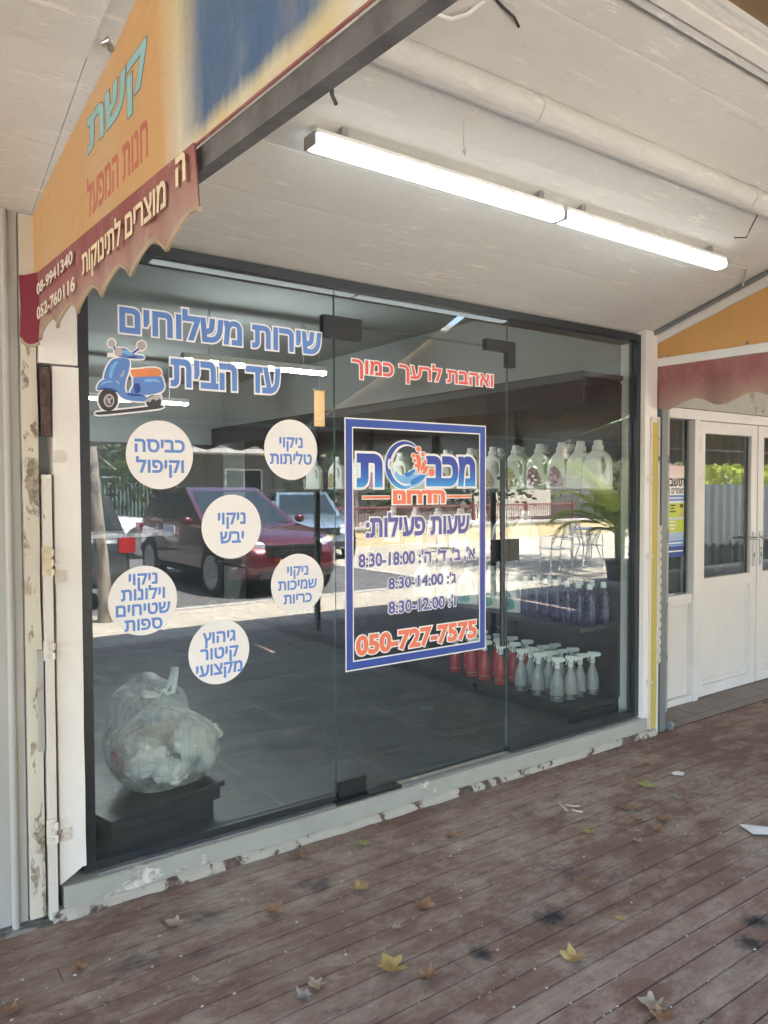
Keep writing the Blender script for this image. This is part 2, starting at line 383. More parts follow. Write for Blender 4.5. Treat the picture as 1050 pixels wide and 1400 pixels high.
def mk_tiles(name, c1, c2, mortar, bw, bh, ms=.004, rough=.35, off=0.0, bump=.2, loc=(0,0,0)):
    t = NT(name); br = t.n('ShaderNodeTexBrick'); br.offset = off
    t.l(t.scale(1,1,1,loc), br.inputs['Vector'])
    br.inputs['Color1'].default_value = (*c1,1); br.inputs['Color2'].default_value = (*c2,1); br.inputs['Mortar'].default_value = (*mortar,1)
    br.inputs['Scale'].default_value = 1; br.inputs['Mortar Size'].default_value = ms; br.inputs['Brick Width'].default_value = bw; br.inputs['Row Height'].default_value = bh
    c = t.mix(t.ramp(t.noise(1.6, 7, .7), [(.35, 0), (.75, .45)]), br.outputs['Color'], tuple(x*.6 for x in c1))
    c = t.mix(t.ramp(t.noise(24, 6, .7), [(.55, 0), (.8, .25)]), c, tuple(min(1, x*1.6) for x in c2))
    t.base(c); t.rough(t.ramp(t.noise(5), [(.3, rough-.08), (.7, rough+.12)])); t.bump(br.outputs['Fac'], -bump, .004); return t.m
M['shop_tile'] = mk_tiles('dark_shop_tile', (.030,.038,.040), (.036,.043,.045), (.13,.14,.14), .62, .62, .004, .42, 0, .2, (.2,.2,0))
M['paving'] = mk_tiles('sandy_paving', (.36,.32,.245), (.42,.37,.285), (.26,.22,.17), .4, .2, .008, .85, .5, .5)
M['threshold'] = mk_tiles('brown_threshold_tile', (.20,.165,.145), (.24,.20,.175), (.12,.10,.09), .5, .25, .005, .6, .5)
M['asphalt'] = simple('asphalt', (.095,.092,.087), .9, 0, .3, 5, .3)
M['kerb'] = simple('kerb_concrete', (.36,.34,.30), .85, 0, .2, 6)
M['earth'] = simple('dry_ground', (.24,.20,.14), .95, 0, .35, .4)
M['inner_wall'] = simple('pale_indoor_wall', (.30,.315,.31), .8, 0, .06, 2)
M['inner_ceiling'] = simple('indoor_ceiling', (.27,.28,.275), .85, 0, .05, 2)
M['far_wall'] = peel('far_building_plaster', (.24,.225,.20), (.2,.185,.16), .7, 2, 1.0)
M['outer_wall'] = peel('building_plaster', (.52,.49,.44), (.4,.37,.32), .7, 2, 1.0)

# ------------------------------------------------------------------ lettering
_dg = bpy.context.evaluated_depsgraph_get
_gc = {}
def glyphs(s, wgt):
    k = (s, wgt)
    if k in _gc: return _gc[k]
    cu = bpy.data.curves.new('tmp', 'FONT'); cu.body = s; cu.size = 1; cu.resolution_u = 4
    o = bpy.data.objects.new('tmp', cu); COL.objects.link(o); bpy.context.view_layer.update()
    oe = o.evaluated_get(_dg()); c2 = oe.to_curve(_dg())
    loops = []
    for sp in c2.splines:
        if sp.type == 'BEZIER':
            pts = []; bp = sp.bezier_points; n = len(bp)
            for i in range(n):
                a, b = bp[i], bp[(i+1) % n]
                straight = (a.handle_right-a.co).cross(b.co-a.co).length < 1e-5 and (b.handle_left-b.co).cross(b.co-a.co).length < 1e-5
                q = [a.co.copy()] if straight else interpolate_bezier(a.co, a.handle_right, b.handle_left, b.co, 5)[:-1]
                pts += [(v.x, v.y) for v in q]
        else: pts = [(p.co.x, p.co.y) for p in sp.points]
        q = []
        for p in pts:
            if not q or (p[0]-q[-1][0])**2 + (p[1]-q[-1][1])**2 > 1e-7: q.append(p)
        if len(q) > 3 and (q[0][0]-q[-1][0])**2 + (q[0][1]-q[-1][1])**2 < 1e-7: q.pop()
        if len(q) > 2: loops.append(q)
    oe.to_curve_clear(); bpy.data.objects.remove(o); bpy.data.curves.remove(cu)
    def area(q): return .5*sum(q[i][0]*q[(i+1)%len(q)][1]-q[(i+1)%len(q)][0]*q[i][1] for i in range(len(q)))
    def inside(p, q):
        r = False; j = len(q)-1
        for i in range(len(q)):
            if (q[i][1] > p[1]) != (q[j][1] > p[1]) and p[0] < (q[j][0]-q[i][0])*(p[1]-q[i][1])/(q[j][1]-q[i][1])+q[i][0]: r = not r
            j = i
        return r
    A = [area(q) for q in loops]
    def inner(i):                     # a hole lies wholly inside a larger loop of the opposite turn
        return any(A[i]*A[j] < 0 and abs(A[i]) < abs(A[j]) and all(inside(p, loops[j]) for p in loops[i][::2]) for j in range(len(loops)) if j != i)
    hole = [inner(i) for i in range(len(loops))]
    V, F = [], []
    outs = [i for i in range(len(loops)) if not hole[i]]; holes = [i for i in range(len(loops)) if hole[i]]
    for gi, i in enumerate(outs):
        grp = [loops[i]] + [loops[h] for h in holes if inside(loops[h][0], loops[i]) and abs(A[h]) < abs(A[i])]
        cc = bpy.data.curves.new('tmp', 'CURVE'); cc.dimensions = '2D'; cc.fill_mode = 'BOTH'; cc.bevel_depth = max(wgt, .001); cc.bevel_resolution = 2
        for q in grp:
            sp = cc.splines.new('POLY'); sp.points.add(len(q)-1); sp.use_cyclic_u = True
            for pt, p in zip(sp.points, q): pt.co = (p[0], p[1], 0, 1)
        oo = bpy.data.objects.new('tmp', cc); COL.objects.link(oo); bpy.context.view_layer.update()
        me = bpy.data.meshes.new_from_object(oo.evaluated_get(_dg()))
        b0 = len(V); zz = (gi % 3)*.02
        V += [(v.co.x, v.co.y, v.co.z/max(wgt, .001) + zz) for v in me.vertices]
        F += [[b0+j for j in p.vertices] for p in me.polygons]
        bpy.data.objects.remove(oo); bpy.data.curves.remove(cc); bpy.data.meshes.remove(me)
    _gc[k] = (V, F); return _gc[k]

FRONT = lambda Y: (lambda u, v, h: (u, Y-h, v))          # on a plane facing the street
SIDE = lambda X: (lambda u, v, h: (X-h, -u, v))           # on a plane facing left, u = metres out
def lettering(name, s, rect, plane, lift, mat, wgt=.03, th=.0004, parent=None, fit='box', grow=0.0):
    """rect: (u0,u1,v0,v1). fit 'box' stretches the glyph box to it, 'h' keeps the proportions (centred)."""
    V0, _ = glyphs(s, wgt); V, F = glyphs(s, wgt+grow)
    us = [p[0] for p in V0]; vs = [p[1] for p in V0]
    a0, a1, b0, b1 = min(us), max(us), min(vs), max(vs)
    u0, u1, v0, v1 = rect
    if fit == 'box': ku, kv = (u1-u0)/(a1-a0), (v1-v0)/(b1-b0)
    else:
        kv = (v1-v0)/fit if isinstance(fit, float) else (v1-v0)/(b1-b0); ku = kv
    cu, cv = (u0+u1)/2, (v0+v1)/2; ma, mb_ = (a0+a1)/2, (b0+b1)/2
    if isinstance(fit, float): mb_ = .36      # centre on the letter body, not on descenders
    b = MB(); vv = [b.bm.verts.new(plane(cu+(p[0]-ma)*ku, cv+(p[1]-mb_)*kv, lift+p[2]*th)) for p in V]
    for f in F:
        try: b.bm.faces.new([vv[i] for i in f])
        except ValueError: pass
    return b.build(name, mat, parent, recalc=False)

def smooth_loop(pts, n=5):
    k = len(pts); out = []
    for i in range(k):
        p0, p1, p2, p3 = (Vector(pts[(i+j-1) % k]) for j in range(4))
        for s_ in range(n):
            t = s_/n; out.append(.5*((2*p1)+(p2-p0)*t+(2*p0-5*p1+4*p2-p3)*t*t+(3*p1-p0-3*p2+p3)*t**3))
    return [(p.x, p.y) for p in out]
def offset_loop(pts, d):
    k = len(pts); A = sum(pts[i][0]*pts[(i+1)%k][1]-pts[(i+1)%k][0]*pts[i][1] for i in range(k)); s_ = 1 if A > 0 else -1
    out = []
    for i in range(k):
        a, b, c = Vector(pts[i-1]), Vector(pts[i]), Vector(pts[(i+1)%k])
        n1 = Vector(((b-a).y, -(b-a).x)); n2 = Vector(((c-b).y, -(c-b).x))
        n = (n1.normalized() if n1.length else n1) + (n2.normalized() if n2.length else n2)
        n = n.normalized() if n.length > 1e-6 else n1.normalized()
        out.append(tuple(b + n*d*s_))
    return out
def ellipse(cx, cy, rx, ry, n=28, a0=0, a1=360):
    return [(cx+rx*math.cos(R(a0+(a1-a0)*i/n)), cy+ry*math.sin(R(a0+(a1-a0)*i/n))) for i in range(n)]
def flat(name, loops, plane, lift, mat, parent, th=.0004):
    """thin vinyl pieces: each loop a slab of thickness th"""
    b = MB()
    for li, lp in enumerate(loops):
        tri = tessellate_polygon([[Vector((p[0], p[1], 0)) for p in lp]])
        top = lift + th + li*.00003
        T = [b.bm.verts.new(plane(p[0], p[1], top)) for p in lp]; B = [b.bm.verts.new(plane(p[0], p[1], lift)) for p in lp]
        for f in tri:
            try: b.bm.faces.new([T[i] for i in f])
            except ValueError: pass
        for i in range(len(lp)):
            j = (i+1) % len(lp)
            try: b.bm.faces.new([B[i], B[j], T[j], T[i]])
            except ValueError: pass
    return b.build(name, mat, parent)

def fx(px, py):                     # photograph point on the glass -> (x, z)
    p = on_y(px, py, -.005); return (p.x, p.z)
def frect(x0, y0, x1, y1):
    a, b = fx(x0, (y0+y1)/2), fx(x1, (y0+y1)/2)
    xm = (x0+x1)/2; return (a[0], b[0], fx(xm, y1)[1], fx(xm, y0)[1])
G = FRONT(-.0055)

# ================================================================== SETTING
rnd = random.Random(3)
b = MB()
pw = .0915
i = 0; y = -.085
while y > -4.7:                                     # deck boards run along the shop fronts
    x = -7.0
    while x < 19:
        ln = rnd.uniform(2.2, 4.2); x1 = min(19, x+ln)
        dz = rnd.uniform(-.0015, .0015)
        b.box(x+.001, x1-.0015, y-pw+.0055+rnd.uniform(0,.001), y-rnd.uniform(0,.001), -.03, dz)
        x = x1
    y -= pw
b.bevel(.002, 1)
struct(b.build('deck', M['deck']))
b = MB(); b.box(-7, .64, -.079, .02, -.05, -.006); struct(b.build('deck_edge', M['cement']))
b = MB(); b.box(-7, 19, -4.75, .3, -.12, -.052); struct(b.build('deck_base', simple('dark_gap', (.012,.010,.009), .9)))
def sheet(name, mat, x0, x1, y0, y1, z):
    bb = MB(); bb.face([(x0,y0,z),(x1,y0,z),(x1,y1,z),(x0,y1,z)]); return struct(bb.build(name, mat))
sheet('ground', M['earth'], -400, 400, -700, 300, -.14)
sheet('plaza_paving', M['paving'], -40, 60, -34, -4.752, -.03)
sheet('car_park', M['asphalt'], -30, 8.3, -21, -6.75, -.026)
b = MB(); b.box(-30, 8.3, -6.75, -6.62, -.13, -.012); b.box(8.3, 8.43, -21, -6.62, -.13, -.012); struct(b.build('kerb', M['kerb']))
sheet('threshold', M['threshold'], 4.13, 12, -.083, .3, .004)
b = MB(); b.box(.72, 4.1, .02, 6.3, .02, .1); struct(b.build('shop_floor', M['shop_tile']))

# ------------------------------------------------------------------ the shop building
bld = thing('shop_building', 'low concrete shop building with a sloping painted soffit over the boardwalk', 'building')
b = MB()
b.prism([(.12, ceil_z(.12)), (-1.56, ceil_z(-1.56)), (-1.56, ceil_z(-1.56)+.2), (.12, 2.9)], 'x', .60, 20.0)
b.build('soffit', M['ceiling'], bld)
b = MB()                                            # left bay: board-marked strip by the wall, then a smoother dropped slab
b.prism([(.12, ceil_z(.12)), (-.762, ceil_z(-.762)), (-.762, 3.1), (.12, 2.9)], 'x', -8, .598)
b.build('soffit', M['ceiling'], bld)
b = MB(); b.prism([(-.765, 2.722), (-1.56, 2.90), (-1.56, 3.17), (-.765, 3.1)], 'x', -8, .597); b.build('dropped_slab', M['soffit'], bld)
b = MB(); b.prism([(-1.562, 2.935), (-1.68, 2.965), (-1.68, 3.2), (-1.562, 3.17)], 'x', -8, 20); b.build('edge_beam', M['soffit'], bld)
b = MB(); b.prism([(-1.60, 2.93), (-1.64, 2.94), (-1.64, 2.952), (-1.60, 2.942)], 'x', -8, 20); b.build('drip_rail', M['white_paint'], bld)
b = MB(); b.box(-8, 20, -.4, 7, 3.21, 6.2); b.build('upper_sun_block', M['outer_wall'], bld)  # unseen upper block, added to keep out sun and sky
b = MB(); b.box(-8, 20, -.3, 7.2, 6.2, 6.35); b.build('roof', M['cement'], bld)
# indoor shell of the laundry shop
b = MB(); b.box(.60, .715, .03, 6.4, 0, 2.9); b.build('inner_side_wall', M['inner_wall'], bld)
b = MB(); b.box(4.13, 4.2, .125, 6.4, 0, 2.9); b.build('inner_side_wall', M['inner_wall'], bld)
b = MB(); b.box(.715, 4.13, 6.3, 6.4, 0, 2.9); b.build('back_wall', M['inner_wall'], bld)
b = MB(); b.box(.72, 4.125, 6.28, 6.298, .101, 2.1); b.build('dark_wall_sheet', M['black_lam'], bld)  # dark sheet added so the bright wall does not wash out the reflections
b = MB(); b.box(.715, 4.13, .125, 6.3, 2.85, 2.9); b.build('inner_ceiling', M['inner_ceiling'], bld)
b = MB(); b.box(.715, 4.13, .0305, .119, 2.445, 2.50); b.build('lintel', M['black_lam'], bld)
b = MB(); b.box(.715, 4.13, .1205, .16, 2.455, 2.849); b.build('lintel_wall', M['inner_wall'], bld)
b = MB(); b.prism([(-8,0),(-8,2.6)]+[(.50,2.6),(.50,0)], 'y', .25, .4); b.build('left_shop_wall', M['cement'], bld)
b = MB(); b.box(4.2, 20, 1.4, 1.5, 0, 2.7); b.build('right_shop_back_wall', M['inner_wall'], bld)
b = MB(); b.box(4.62, 20, .20, .32, 2.105, 2.60); b.build('right_shop_header', M['cement'], bld)
b = MB(); b.box(6.745, 20, .20, .32, 0, 2.104); b.build('right_shop_wall', M['outer_wall'], bld)
b = MB(); b.box(4.2, 4.66, .16, .32, 0, 2.6); b.build('right_shop_pier', M['cement'], bld)

# ------------------------------------------------------------------ shop front
sf = thing('storefront', 'wide frameless glass shop front with a black frame, glass door and grey concrete curb', 'shop front')
b = MB()
b.box(.742, .785, -.03, .03, .122, 2.485); b.box(4.035, 4.073, -.03, .03, .122, 2.485)
b.box(.785, 4.035, -.03, .03, 2.445, 2.485); b.box(.785, 1.85, -.025, .025, .122, .152); b.box(2.96, 4.035, -.025, .025, .122, .152)
b.bevel(.002, 1); b.build('frame', M['black_frame'], sf)
def pane(name, x0, x1, z0, z1):
    bb = MB(); bb.box(x0, x1, -.005, .005, z0, z1); bmesh.ops.recalc_face_normals(bb.bm, faces=bb.bm.faces[:])
    for f in bb.bm.faces: f.material_index = 0 if f.normal.y < -.5 else (1 if f.normal.y > .5 else 2)
    o = bb.build(name, [M['glass'], M['glass_back'], M['glass_edge']], sf, recalc=False); return o
pane('glass_pane', .785, 1.861, .152, 2.445)
pane('glass_pane', 2.9535, 4.035, .152, 2.445)
pane('transom_pane', 1.8645, 2.9505, 2.290, 2.445)
door = pane('glass_door', 1.8655, 2.9495, .142, 2.285)
def part(name, mat, parent, fn, bev=.0015, smooth=False):
    bb = MB(); fn(bb)
    if bev: bb.bevel(bev, 1)
    return bb.build(name, mat, parent, smooth)
part('patch_fitting', M['black_metal'], door, lambda q: q.box(1.80, 2.005, -.018, .018, 2.225, 2.322))
part('patch_fitting', M['black_metal'], door, lambda q: q.box(1.866, 2.02, -.018, .018, .128, .205))
part('floor_plate', M['black_metal'], door, lambda q: q.box(1.835, 2.20, -.055, .05, .113, .1275))
part('patch_fitting', M['black_metal'], door, lambda q: (q.box(2.79, 2.999, -.018, .018, 2.268, 2.325), q.box(2.945, 2.999, -.018, .018, 2.19, 2.2675)))
part('handle', M['black_metal'], door, lambda q: (q.tube([(2.883,-.040,.71),(2.883,-.040,1.70)], .0145, 12), q.tube([(2.883,-.040,.80),(2.883,-.004,.80)], .009), q.tube([(2.883,-.040,1.60),(2.883,-.004,1.60)], .009)), 0, True)
part('lock', M['black_metal'], door, lambda q: (q.box(2.845, 2.949, -.020, .020, 1.158, 1.272), q.box(2.9525, 3.028, -.020, .020, 1.155, 1.272), q.tube([(2.87,-.019,1.185),(2.87,-.028,1.185)], .011, 12)))
# curb below the glass
def curb_profile(x):
    k = noise.noise(Vector((x*1.7, 3.1, 0)))*.006 + noise.noise(Vector((x*7, 1.7, 0)))*.003
    return [(-.078+k, .038), (-.074+k, .108), (-.068+k, .1125), (.02, .1125), (.02, .0), (-.05, .0)]
b = MB(); xs = [.66+.04*i for i in range(int(3.46/.04)+1)]
b.loft([[(x, p[0], p[1]) for p in curb_profile(x)] for x in xs]); b.build('curb', M['curb'], sf, False)
def foot_profile(x):
    k = noise.noise(Vector((x*5, 8.1, 0)))*.010 + noise.noise(Vector((x*19, 5.7, 0)))*.005
    h = .036+noise.noise(Vector((x*9, 2.2, 0)))*.006
    return [(-.094+k, .0015), (-.088+k, h*.7), (-.076+k*.5, h), (-.04, h), (-.04, .0015)]
b = MB(); xs = [.62+.02*i for i in range(int(3.56/.02)+1)]
b.loft([[(x, p[0], p[1]) for p in foot_profile(x)] for x in xs]); b.build('curb_foot', M['curb_low'], sf, False)
for x0, x1 in ((.787, 1.10), (1.104, 1.83), (2.205, 2.72), (2.724, 3.34), (3.344, 4.03)):
    part('sill_tile', M['sill_tile'], sf, lambda q: q.box(x0, x1, -.055, -.027, .1125, .1215), .001)

# ------------------------------------------------------------------ left side: column, posts, metal panel
def wavy_box(bb, x0, x1, y0, y1, z0, z1, amp, seg, sd=0.0, cut=0):
    rings = []
    for k in range(seg+1):
        z = z0+(z1-z0)*k/seg
        a = noise.noise(Vector((z*3.1, sd, 1)))*amp; c = noise.noise(Vector((z*3.7, sd+9, 4)))*amp
        rings.append([(x0+a, y0, z), (x1+c, y0+noise.noise(Vector((z*5, sd, 7)))*amp*.5, z + (cut if k == 0 else 0)), (x1+c, y1, z + (cut if k == 0 else 0)), (x0+a, y1, z)])
    bb.loft(rings)
lc = thing('wall_column', 'white painted column left of the shop window with two small bolted lugs', 'column')
b = MB(); wavy_box(b, .652, .742, -.058, .03, .118, 1.985, .003, 40, 1.0, .055); b.build('shaft', M['column'], lc)
b = MB(); wavy_box(b, .605, .737, -.066, .03, 1.992, 2.50, .004, 12, 5.0); b.build('head', M['column'], lc)
for z in (1.665, 1.235, .30):
    o = part('lug', M['rust_post'], lc, lambda q: (q.box(.648, .69, -.064, -.0575, z-.022, z+.022), q.lathe([(.0085,-.0635),(.0085,-.069),(.004,-.0705)], (.672,0,z), 'y', 10)), 0)
pp = thing('peeling_post', 'cream plaster jamb with paint flaking off, beside the beige metal panel', 'post')
b = MB(); wavy_box(b, .553, .603, -.052, .10, .02, 2.5, .004, 50, 2.0); b.build('shaft', M['cream_peel'], pp)
b = MB(); wavy_box(b, .588, .6065, -.062, -.0505, .62, .98, .004, 14, 2.7); b.build('chipped_render', M['cement'], pp)
rp = thing('rusty_hinge_bar', 'thin white steel bar with rust spots and old hinge leaves, left of the white column', 'hinge bar')
b = MB(); b.box(.612, .640, -.075, -.02, .01, 1.60); b.bevel(.003, 1); b.build('bar', M['rust_post'], rp)
b = MB(); wavy_box(b, .612, .641, -.071, -.03, 1.735, 1.975, .004, 10, 6.1); b.build('rusted_plate', simple('dark_rust', (.085,.052,.047), .9, 0, .5, 40, .6), rp)
def hinge(z, h, n, mt):
    q = MB(); q.box(.604, .632, -.081, -.0755, z-h/2, z+h/2)
    for k in range(n): q.tube([(.638,-.082,z-h/2+h*(k+.05)/n),(.638,-.082,z-h/2+h*(k+.7)/n)], .006, 8)
    for dz in (-.6, .1, .7): q.lathe([(.006,-.081),(.006,-.084),(.003,-.085)], (.617,0,z+dz*h/2), 'y', 8)
    q.build('hinge_leaf', mt, rp)
hinge(1.295, .105, 3, simple('brass_hinge', (.50,.42,.29), .5, .3, .2, 30)); hinge(.98, .07, 2, M['rust_post']); hinge(.33, .09, 2, M['rust_post'])
mp_ = thing('sheet_metal_wall', 'beige sheet metal cladding with a round vertical bead at the far left', 'wall')
b = MB(); wavy_box(b, -2.2, .548, -.03, .02, .012, 2.51, .002, 10, 4.0); b.build('sheet', M['beige_metal'], mp_)
b = MB()
for x in (.507, .30, .08, -.15): b.tube([(x,-.033,.0),(x,-.033,2.51)], .0135, 10)
b.build('bead', M['beige_metal'], mp_, True)

# ------------------------------------------------------------------ right side: column, yellow strip, drain pipe
rc = thing('wall_column', 'white peeling column right of the shop window with a yellow strip down its face', 'column')
b = MB(); wavy_box(b, 4.074, 4.196, -.062, .12, .0, 2.51, .004, 50, 3.0); b.build('shaft', M['column'], rc)
b = MB(); wavy_box(b, 4.135, 4.193, -.071, -.066, .04, 1.95, .002, 40, 8.0); b.build('yellow_strip', M['yellow_peel'], rc)
b = MB(); b.box(4.124, 4.133, -.074, -.064, .01, 1.97); b.box(4.195, 4.203, -.080, -.064, .01, 1.98); b.box(4.124, 4.203, -.074, -.066, 1.972, 1.984); b.build('edge_angle', M['rust_post'], rc)
for z in (1.60, 1.12, .33):
    part('lug', M['rust_post'], rc, lambda q: (q.box(4.098, 4.122, -.08, -.0625, z-.018, z+.018), q.tube([(4.112,-.078,z-.012),(4.112,-.098,z+.012)], .005, 8)), 0)
dp = thing('drain_pipe', 'dark grey square drain pipe standing right of the yellow strip', 'pipe')
b = MB(); b.box(4.232, 4.290, -.075, -.020, .0, 2.20); b.bevel(.008, 2); b.build('pipe', M['drain'], dp, True)
b = MB()
b.box(4.2145, 4.2305, -.0719, -.070, .44, 1.31)
for k in range(16): b.box(4.214, 4.231, -.078, -.072, .45+k*.055, .482+k*.055)
b.build('slotted_strip', M['rust_post'], dp)
b = MB(); b.lathe([(.030,-.01),(.030,.012),(.018,.014)], (4.335,-.075,.022), 'x', 14); b.build('foot_ring', M['drain'], dp)

# ------------------------------------------------------------------ ceiling fittings
def batten(x0, x1, label):
    yb = -.775; zc = ceil_z(yb); zb = 2.660
    t_ = thing('tube_light', label, 'light', (0,0,0), 0, 'tube lights under the soffit')
    q = MB(); q.box(x0+.004, x1-.004, yb-.033, yb+.033, zb+.0305, zb+.046); q.bevel(.006, 2); q.build('housing', M['white_plastic'], t_)
    q = MB()
    prof = [(-.036, .030), (-.039, .010), (-.034, -.005), (-.018, -.012), (.018, -.012), (.034, -.005), (.039, .010), (.036, .030)]
    xs_ = [(x0, .72), (x0+.008, .93), (x0+.02, 1), (x1-.02, 1), (x1-.008, .93), (x1, .72)]
    q.loft([[(x, yb+p[0]*k, zb+.004+(p[1]-.004)*k) for p in prof] for x, k in xs_]); q.build('diffuser', M['lamp'], t_, True)
    for x in (x0-.0065, x1+.0005):
        q = MB(); q.box(x, x+.006, yb-.034, yb+.034, zb-.008, zb+.034); q.bevel(.002, 1); q.build('end_cap', M['end_cap'], t_)
    for x in (x0+.12, x1-.12):
        q = MB(); q.box(x-.012, x+.012, yb-.02, yb+.02, zb+.0465, zc+.01); q.build('clip', M['steel'], t_)
    return t_
batten(1.292, 2.474, 'long white tube light on the soffit, the left and nearer of the pair')
batten(2.492, 3.690, 'white tube light on the soffit, the right one next to the conduit')
yb = -1.145
q = MB(); xs = [-.2+i*.2 for i in range(33)]
q.tube([(x, yb+noise.noise(Vector((x, 0, 2)))*.004, ceil_z(yb)-.042+noise.noise(Vector((x*.7, 4, 2)))*.006) for x in xs], .048, 18)
pipe = thing('ceiling_pipe', 'thick cream painted pipe running along the soffit above the tube lights', 'pipe')
q.build('pipe', M['soffit'], pipe, True)
for x in (1.95, 3.28):
    q = MB(); q.lathe([(.0505,-.02),(.052,-.018),(.052,.018),(.0505,.02)], (x, yb, ceil_z(yb)-.042), 'x', 18); q.build('coupling', M['soffit'], pipe, True)
def wire(label, pts, r=.0028, mat=None, name='hanging_wire'):
    q = MB(); q.tube(pts, r, 6); return tag(q.build(name, mat or M['cream_txt2'], None, True), label, 'wire')
z0 = ceil_z(-1.1)
wire('pale wire with a small loop hanging from the cream pipe', [(1.74,-1.11,z0-.005),(1.735,-1.09,2.775),(1.70,-1.06,2.74),(1.705,-1.05,2.69),(1.71,-1.05,2.66),(1.704,-1.05,2.645),(1.713,-1.05,2.637),(1.716,-1.05,2.652)])
dark = simple('dark_wire', (.05,.045,.04), .6)
wire('dark bent wire hanging from the soffit near the conduit', [(3.40,-1.14,2.80),(3.45,-1.08,2.765),(3.50,-1.03,2.745),(3.52,-1.0,2.72),(3.42,-1.0,2.70)], .003, dark)
wire('dark wire end sticking down at the top of the picture', [(1.50,-1.37,ceil_z(-1.37)+.01),(1.579,-1.362,2.908),(1.63,-1.352,2.905),(1.658,-1.345,2.888)], .004, dark)
wire('white cable drooping from the soffit edge at the top', [(1.36,-1.275,2.895),(1.40,-1.272,2.872),(1.45,-1.285,2.868),(1.49,-1.31,2.884),(1.52,-1.345,2.915)], .006, M['white_plastic'], 'cable')
cn = thing('conduit', 'grey conduit rising along the soffit over the right column', 'conduit')
q = MB(); q.tube([(4.17, -.03-.05*i, ceil_z(-.03-.05*i)-.018) for i in range(30)], .014, 10); q.build('tube', M['drain'], cn, True)
q = MB(); q.tube([(4.17,-.62,ceil_z(-.62)-.02),(4.0,-.74,ceil_z(-.74)-.012),(3.66,-.765,2.69)], .006, 8); q.build('feed_cable', M['soffit'], cn, True)
q = MB(); q.prism([(-.04, ceil_z(-.04)-.075), (-1.5, ceil_z(-1.5)-.075), (-1.5, ceil_z(-1.5)-.037), (-.04, ceil_z(-.04)-.037)], 'x', 4.192, 4.215); q.build('batten', M['white_paint'], cn)

# ------------------------------------------------------------------ awnings
def scallop(u, per, amp, base): 
    return base - amp*(.5-.5*math.cos(2*math.pi*u/per))**.8
def valance(name, X, u0, u1, ztop, zbot, per, amp, mat, trim, parent, wob=.012, ph=0.0, th=.003):
    n = int((u1-u0)/.012); q = MB(); tq = MB(); rows = 7
    grid = []
    for i in range(n+1):
        u = u0+(u1-u0)*i/n; zb = scallop(u+ph, per, amp, zbot)
        row = []
        for j in range(rows+1):
            k = j/rows; z = ztop(u)+(zb-ztop(u))*k
            dx = wob*k*math.sin(2*math.pi*(u+ph)/per*1.0+.6)+.3*wob*k*noise.noise(Vector((u*9, k, 1)))
            row.append((X+dx, -u, z))
        grid.append(row)
    for sgn in (0, 1):
        V = [[q.bm.verts.new((p[0]+sgn*th, p[1], p[2])) for p in row] for row in grid]
        for i in range(n):
            for j in range(rows):
                f = [V[i][j], V[i+1][j], V[i+1][j+1], V[i][j+1]]; q.bm.faces.new(f if sgn else f[::-1])
    o = q.build(name, mat, parent, True, recalc=False)
    tq.tube([(r[-1][0]+th/2, r[-1][1], r[-1][2]) for r in grid], .0055, 6); tq.build('piping', trim, o, True)
    return o
LX = .60
la = thing('awning', 'faded orange and blue awning side with Hebrew lettering over a wine red valance', 'awning')
top = [(0, 2.492), (-.27, 2.545), (-.67, 2.600), (-.985, 2.638), (-1.17, 2.675), (-1.6, 2.80), (-2.2, 2.90), (-2.9, 2.62), (-4.25, 2.27)]
rail_z = lambda u: 2.287-.043*u
q = MB(); q.prism(top+[(-4.25, rail_z(4.25)), (-2.2, rail_z(2.2)), (0, rail_z(0))], 'x', LX-.001, LX+.003); q.build('side_panel', M['side_panel'], la)
q = MB(); q.prism([(-.0, rail_z(0)-.050), (-4.25, rail_z(4.25)-.050), (-4.25, rail_z(4.25)-.004), (0, rail_z(0)-.004)], 'x', LX+.004, LX+.032); q.build('rail', simple('dark_steel_rail', (.135,.13,.128), .6, 0, .3, 12), la)
q = MB(); q.tube([(LX-.003, -u*.1, rail_z(u*.1)-.002) for u in range(0, 43)], .0035, 6); q.build('edge_cord', M['awn_red'], la, True)
valance('valance', LX-.016, .165, 1.535, lambda u: rail_z(u)-.006, 2.095, .235, .048, M['awn_red'], M['trim'], la, .010, .13)
q = MB()                                              # fresh crimson flap folded round the corner
n = 12; A = []
for i in range(n+1):
    k = i/n; x = .540+.046*k; yv = -.045+.012*math.sin(k*5)-.055*k
    A.append([(x, yv-.06, 2.275), (x, yv-.075-.01*math.sin(k*7), 2.17), (x-.004, yv-.08, 2.06-.03*math.sin(k*2.2)), ])
for s_ in (0, .003):
    V = [q.verts([(p[0], p[1]-s_, p[2]) for p in r]) for r in A]
    for i in range(n):
        for j in range(2): q.bm.faces.new([V[i][j], V[i+1][j], V[i+1][j+1], V[i][j+1]])
fl = q.build('corner_flap', M['awn_red_fresh'], la, True)
q = MB(); q.tube([(r[-1][0], r[-1][1]-.001, r[-1][2]) for r in A], .006, 6); q.build('piping', M['trim'], fl, True)
q = MB(); q.prism([(-1.2, 2.655), (-1.31, 2.66), (-1.31, 2.95), (-1.2, 2.95)], 'x', LX-.008, LX-.003); q.build('fixing_strap', M['white_paint'], la)
q = MB(); q.tube([(LX-.03, -.99, 2.642), (LX-.02, -1.0, 2.655), (LX-.004, -.985, 2.64)], .009, 8); q.build('ring', M['steel'], la)
q = MB(); q.tube([(.637,-1.945,2.19),(.637,-1.948,2.15),(.639,-1.956,2.134)], .0035, 6); q.build('rail_hook', dark, la)
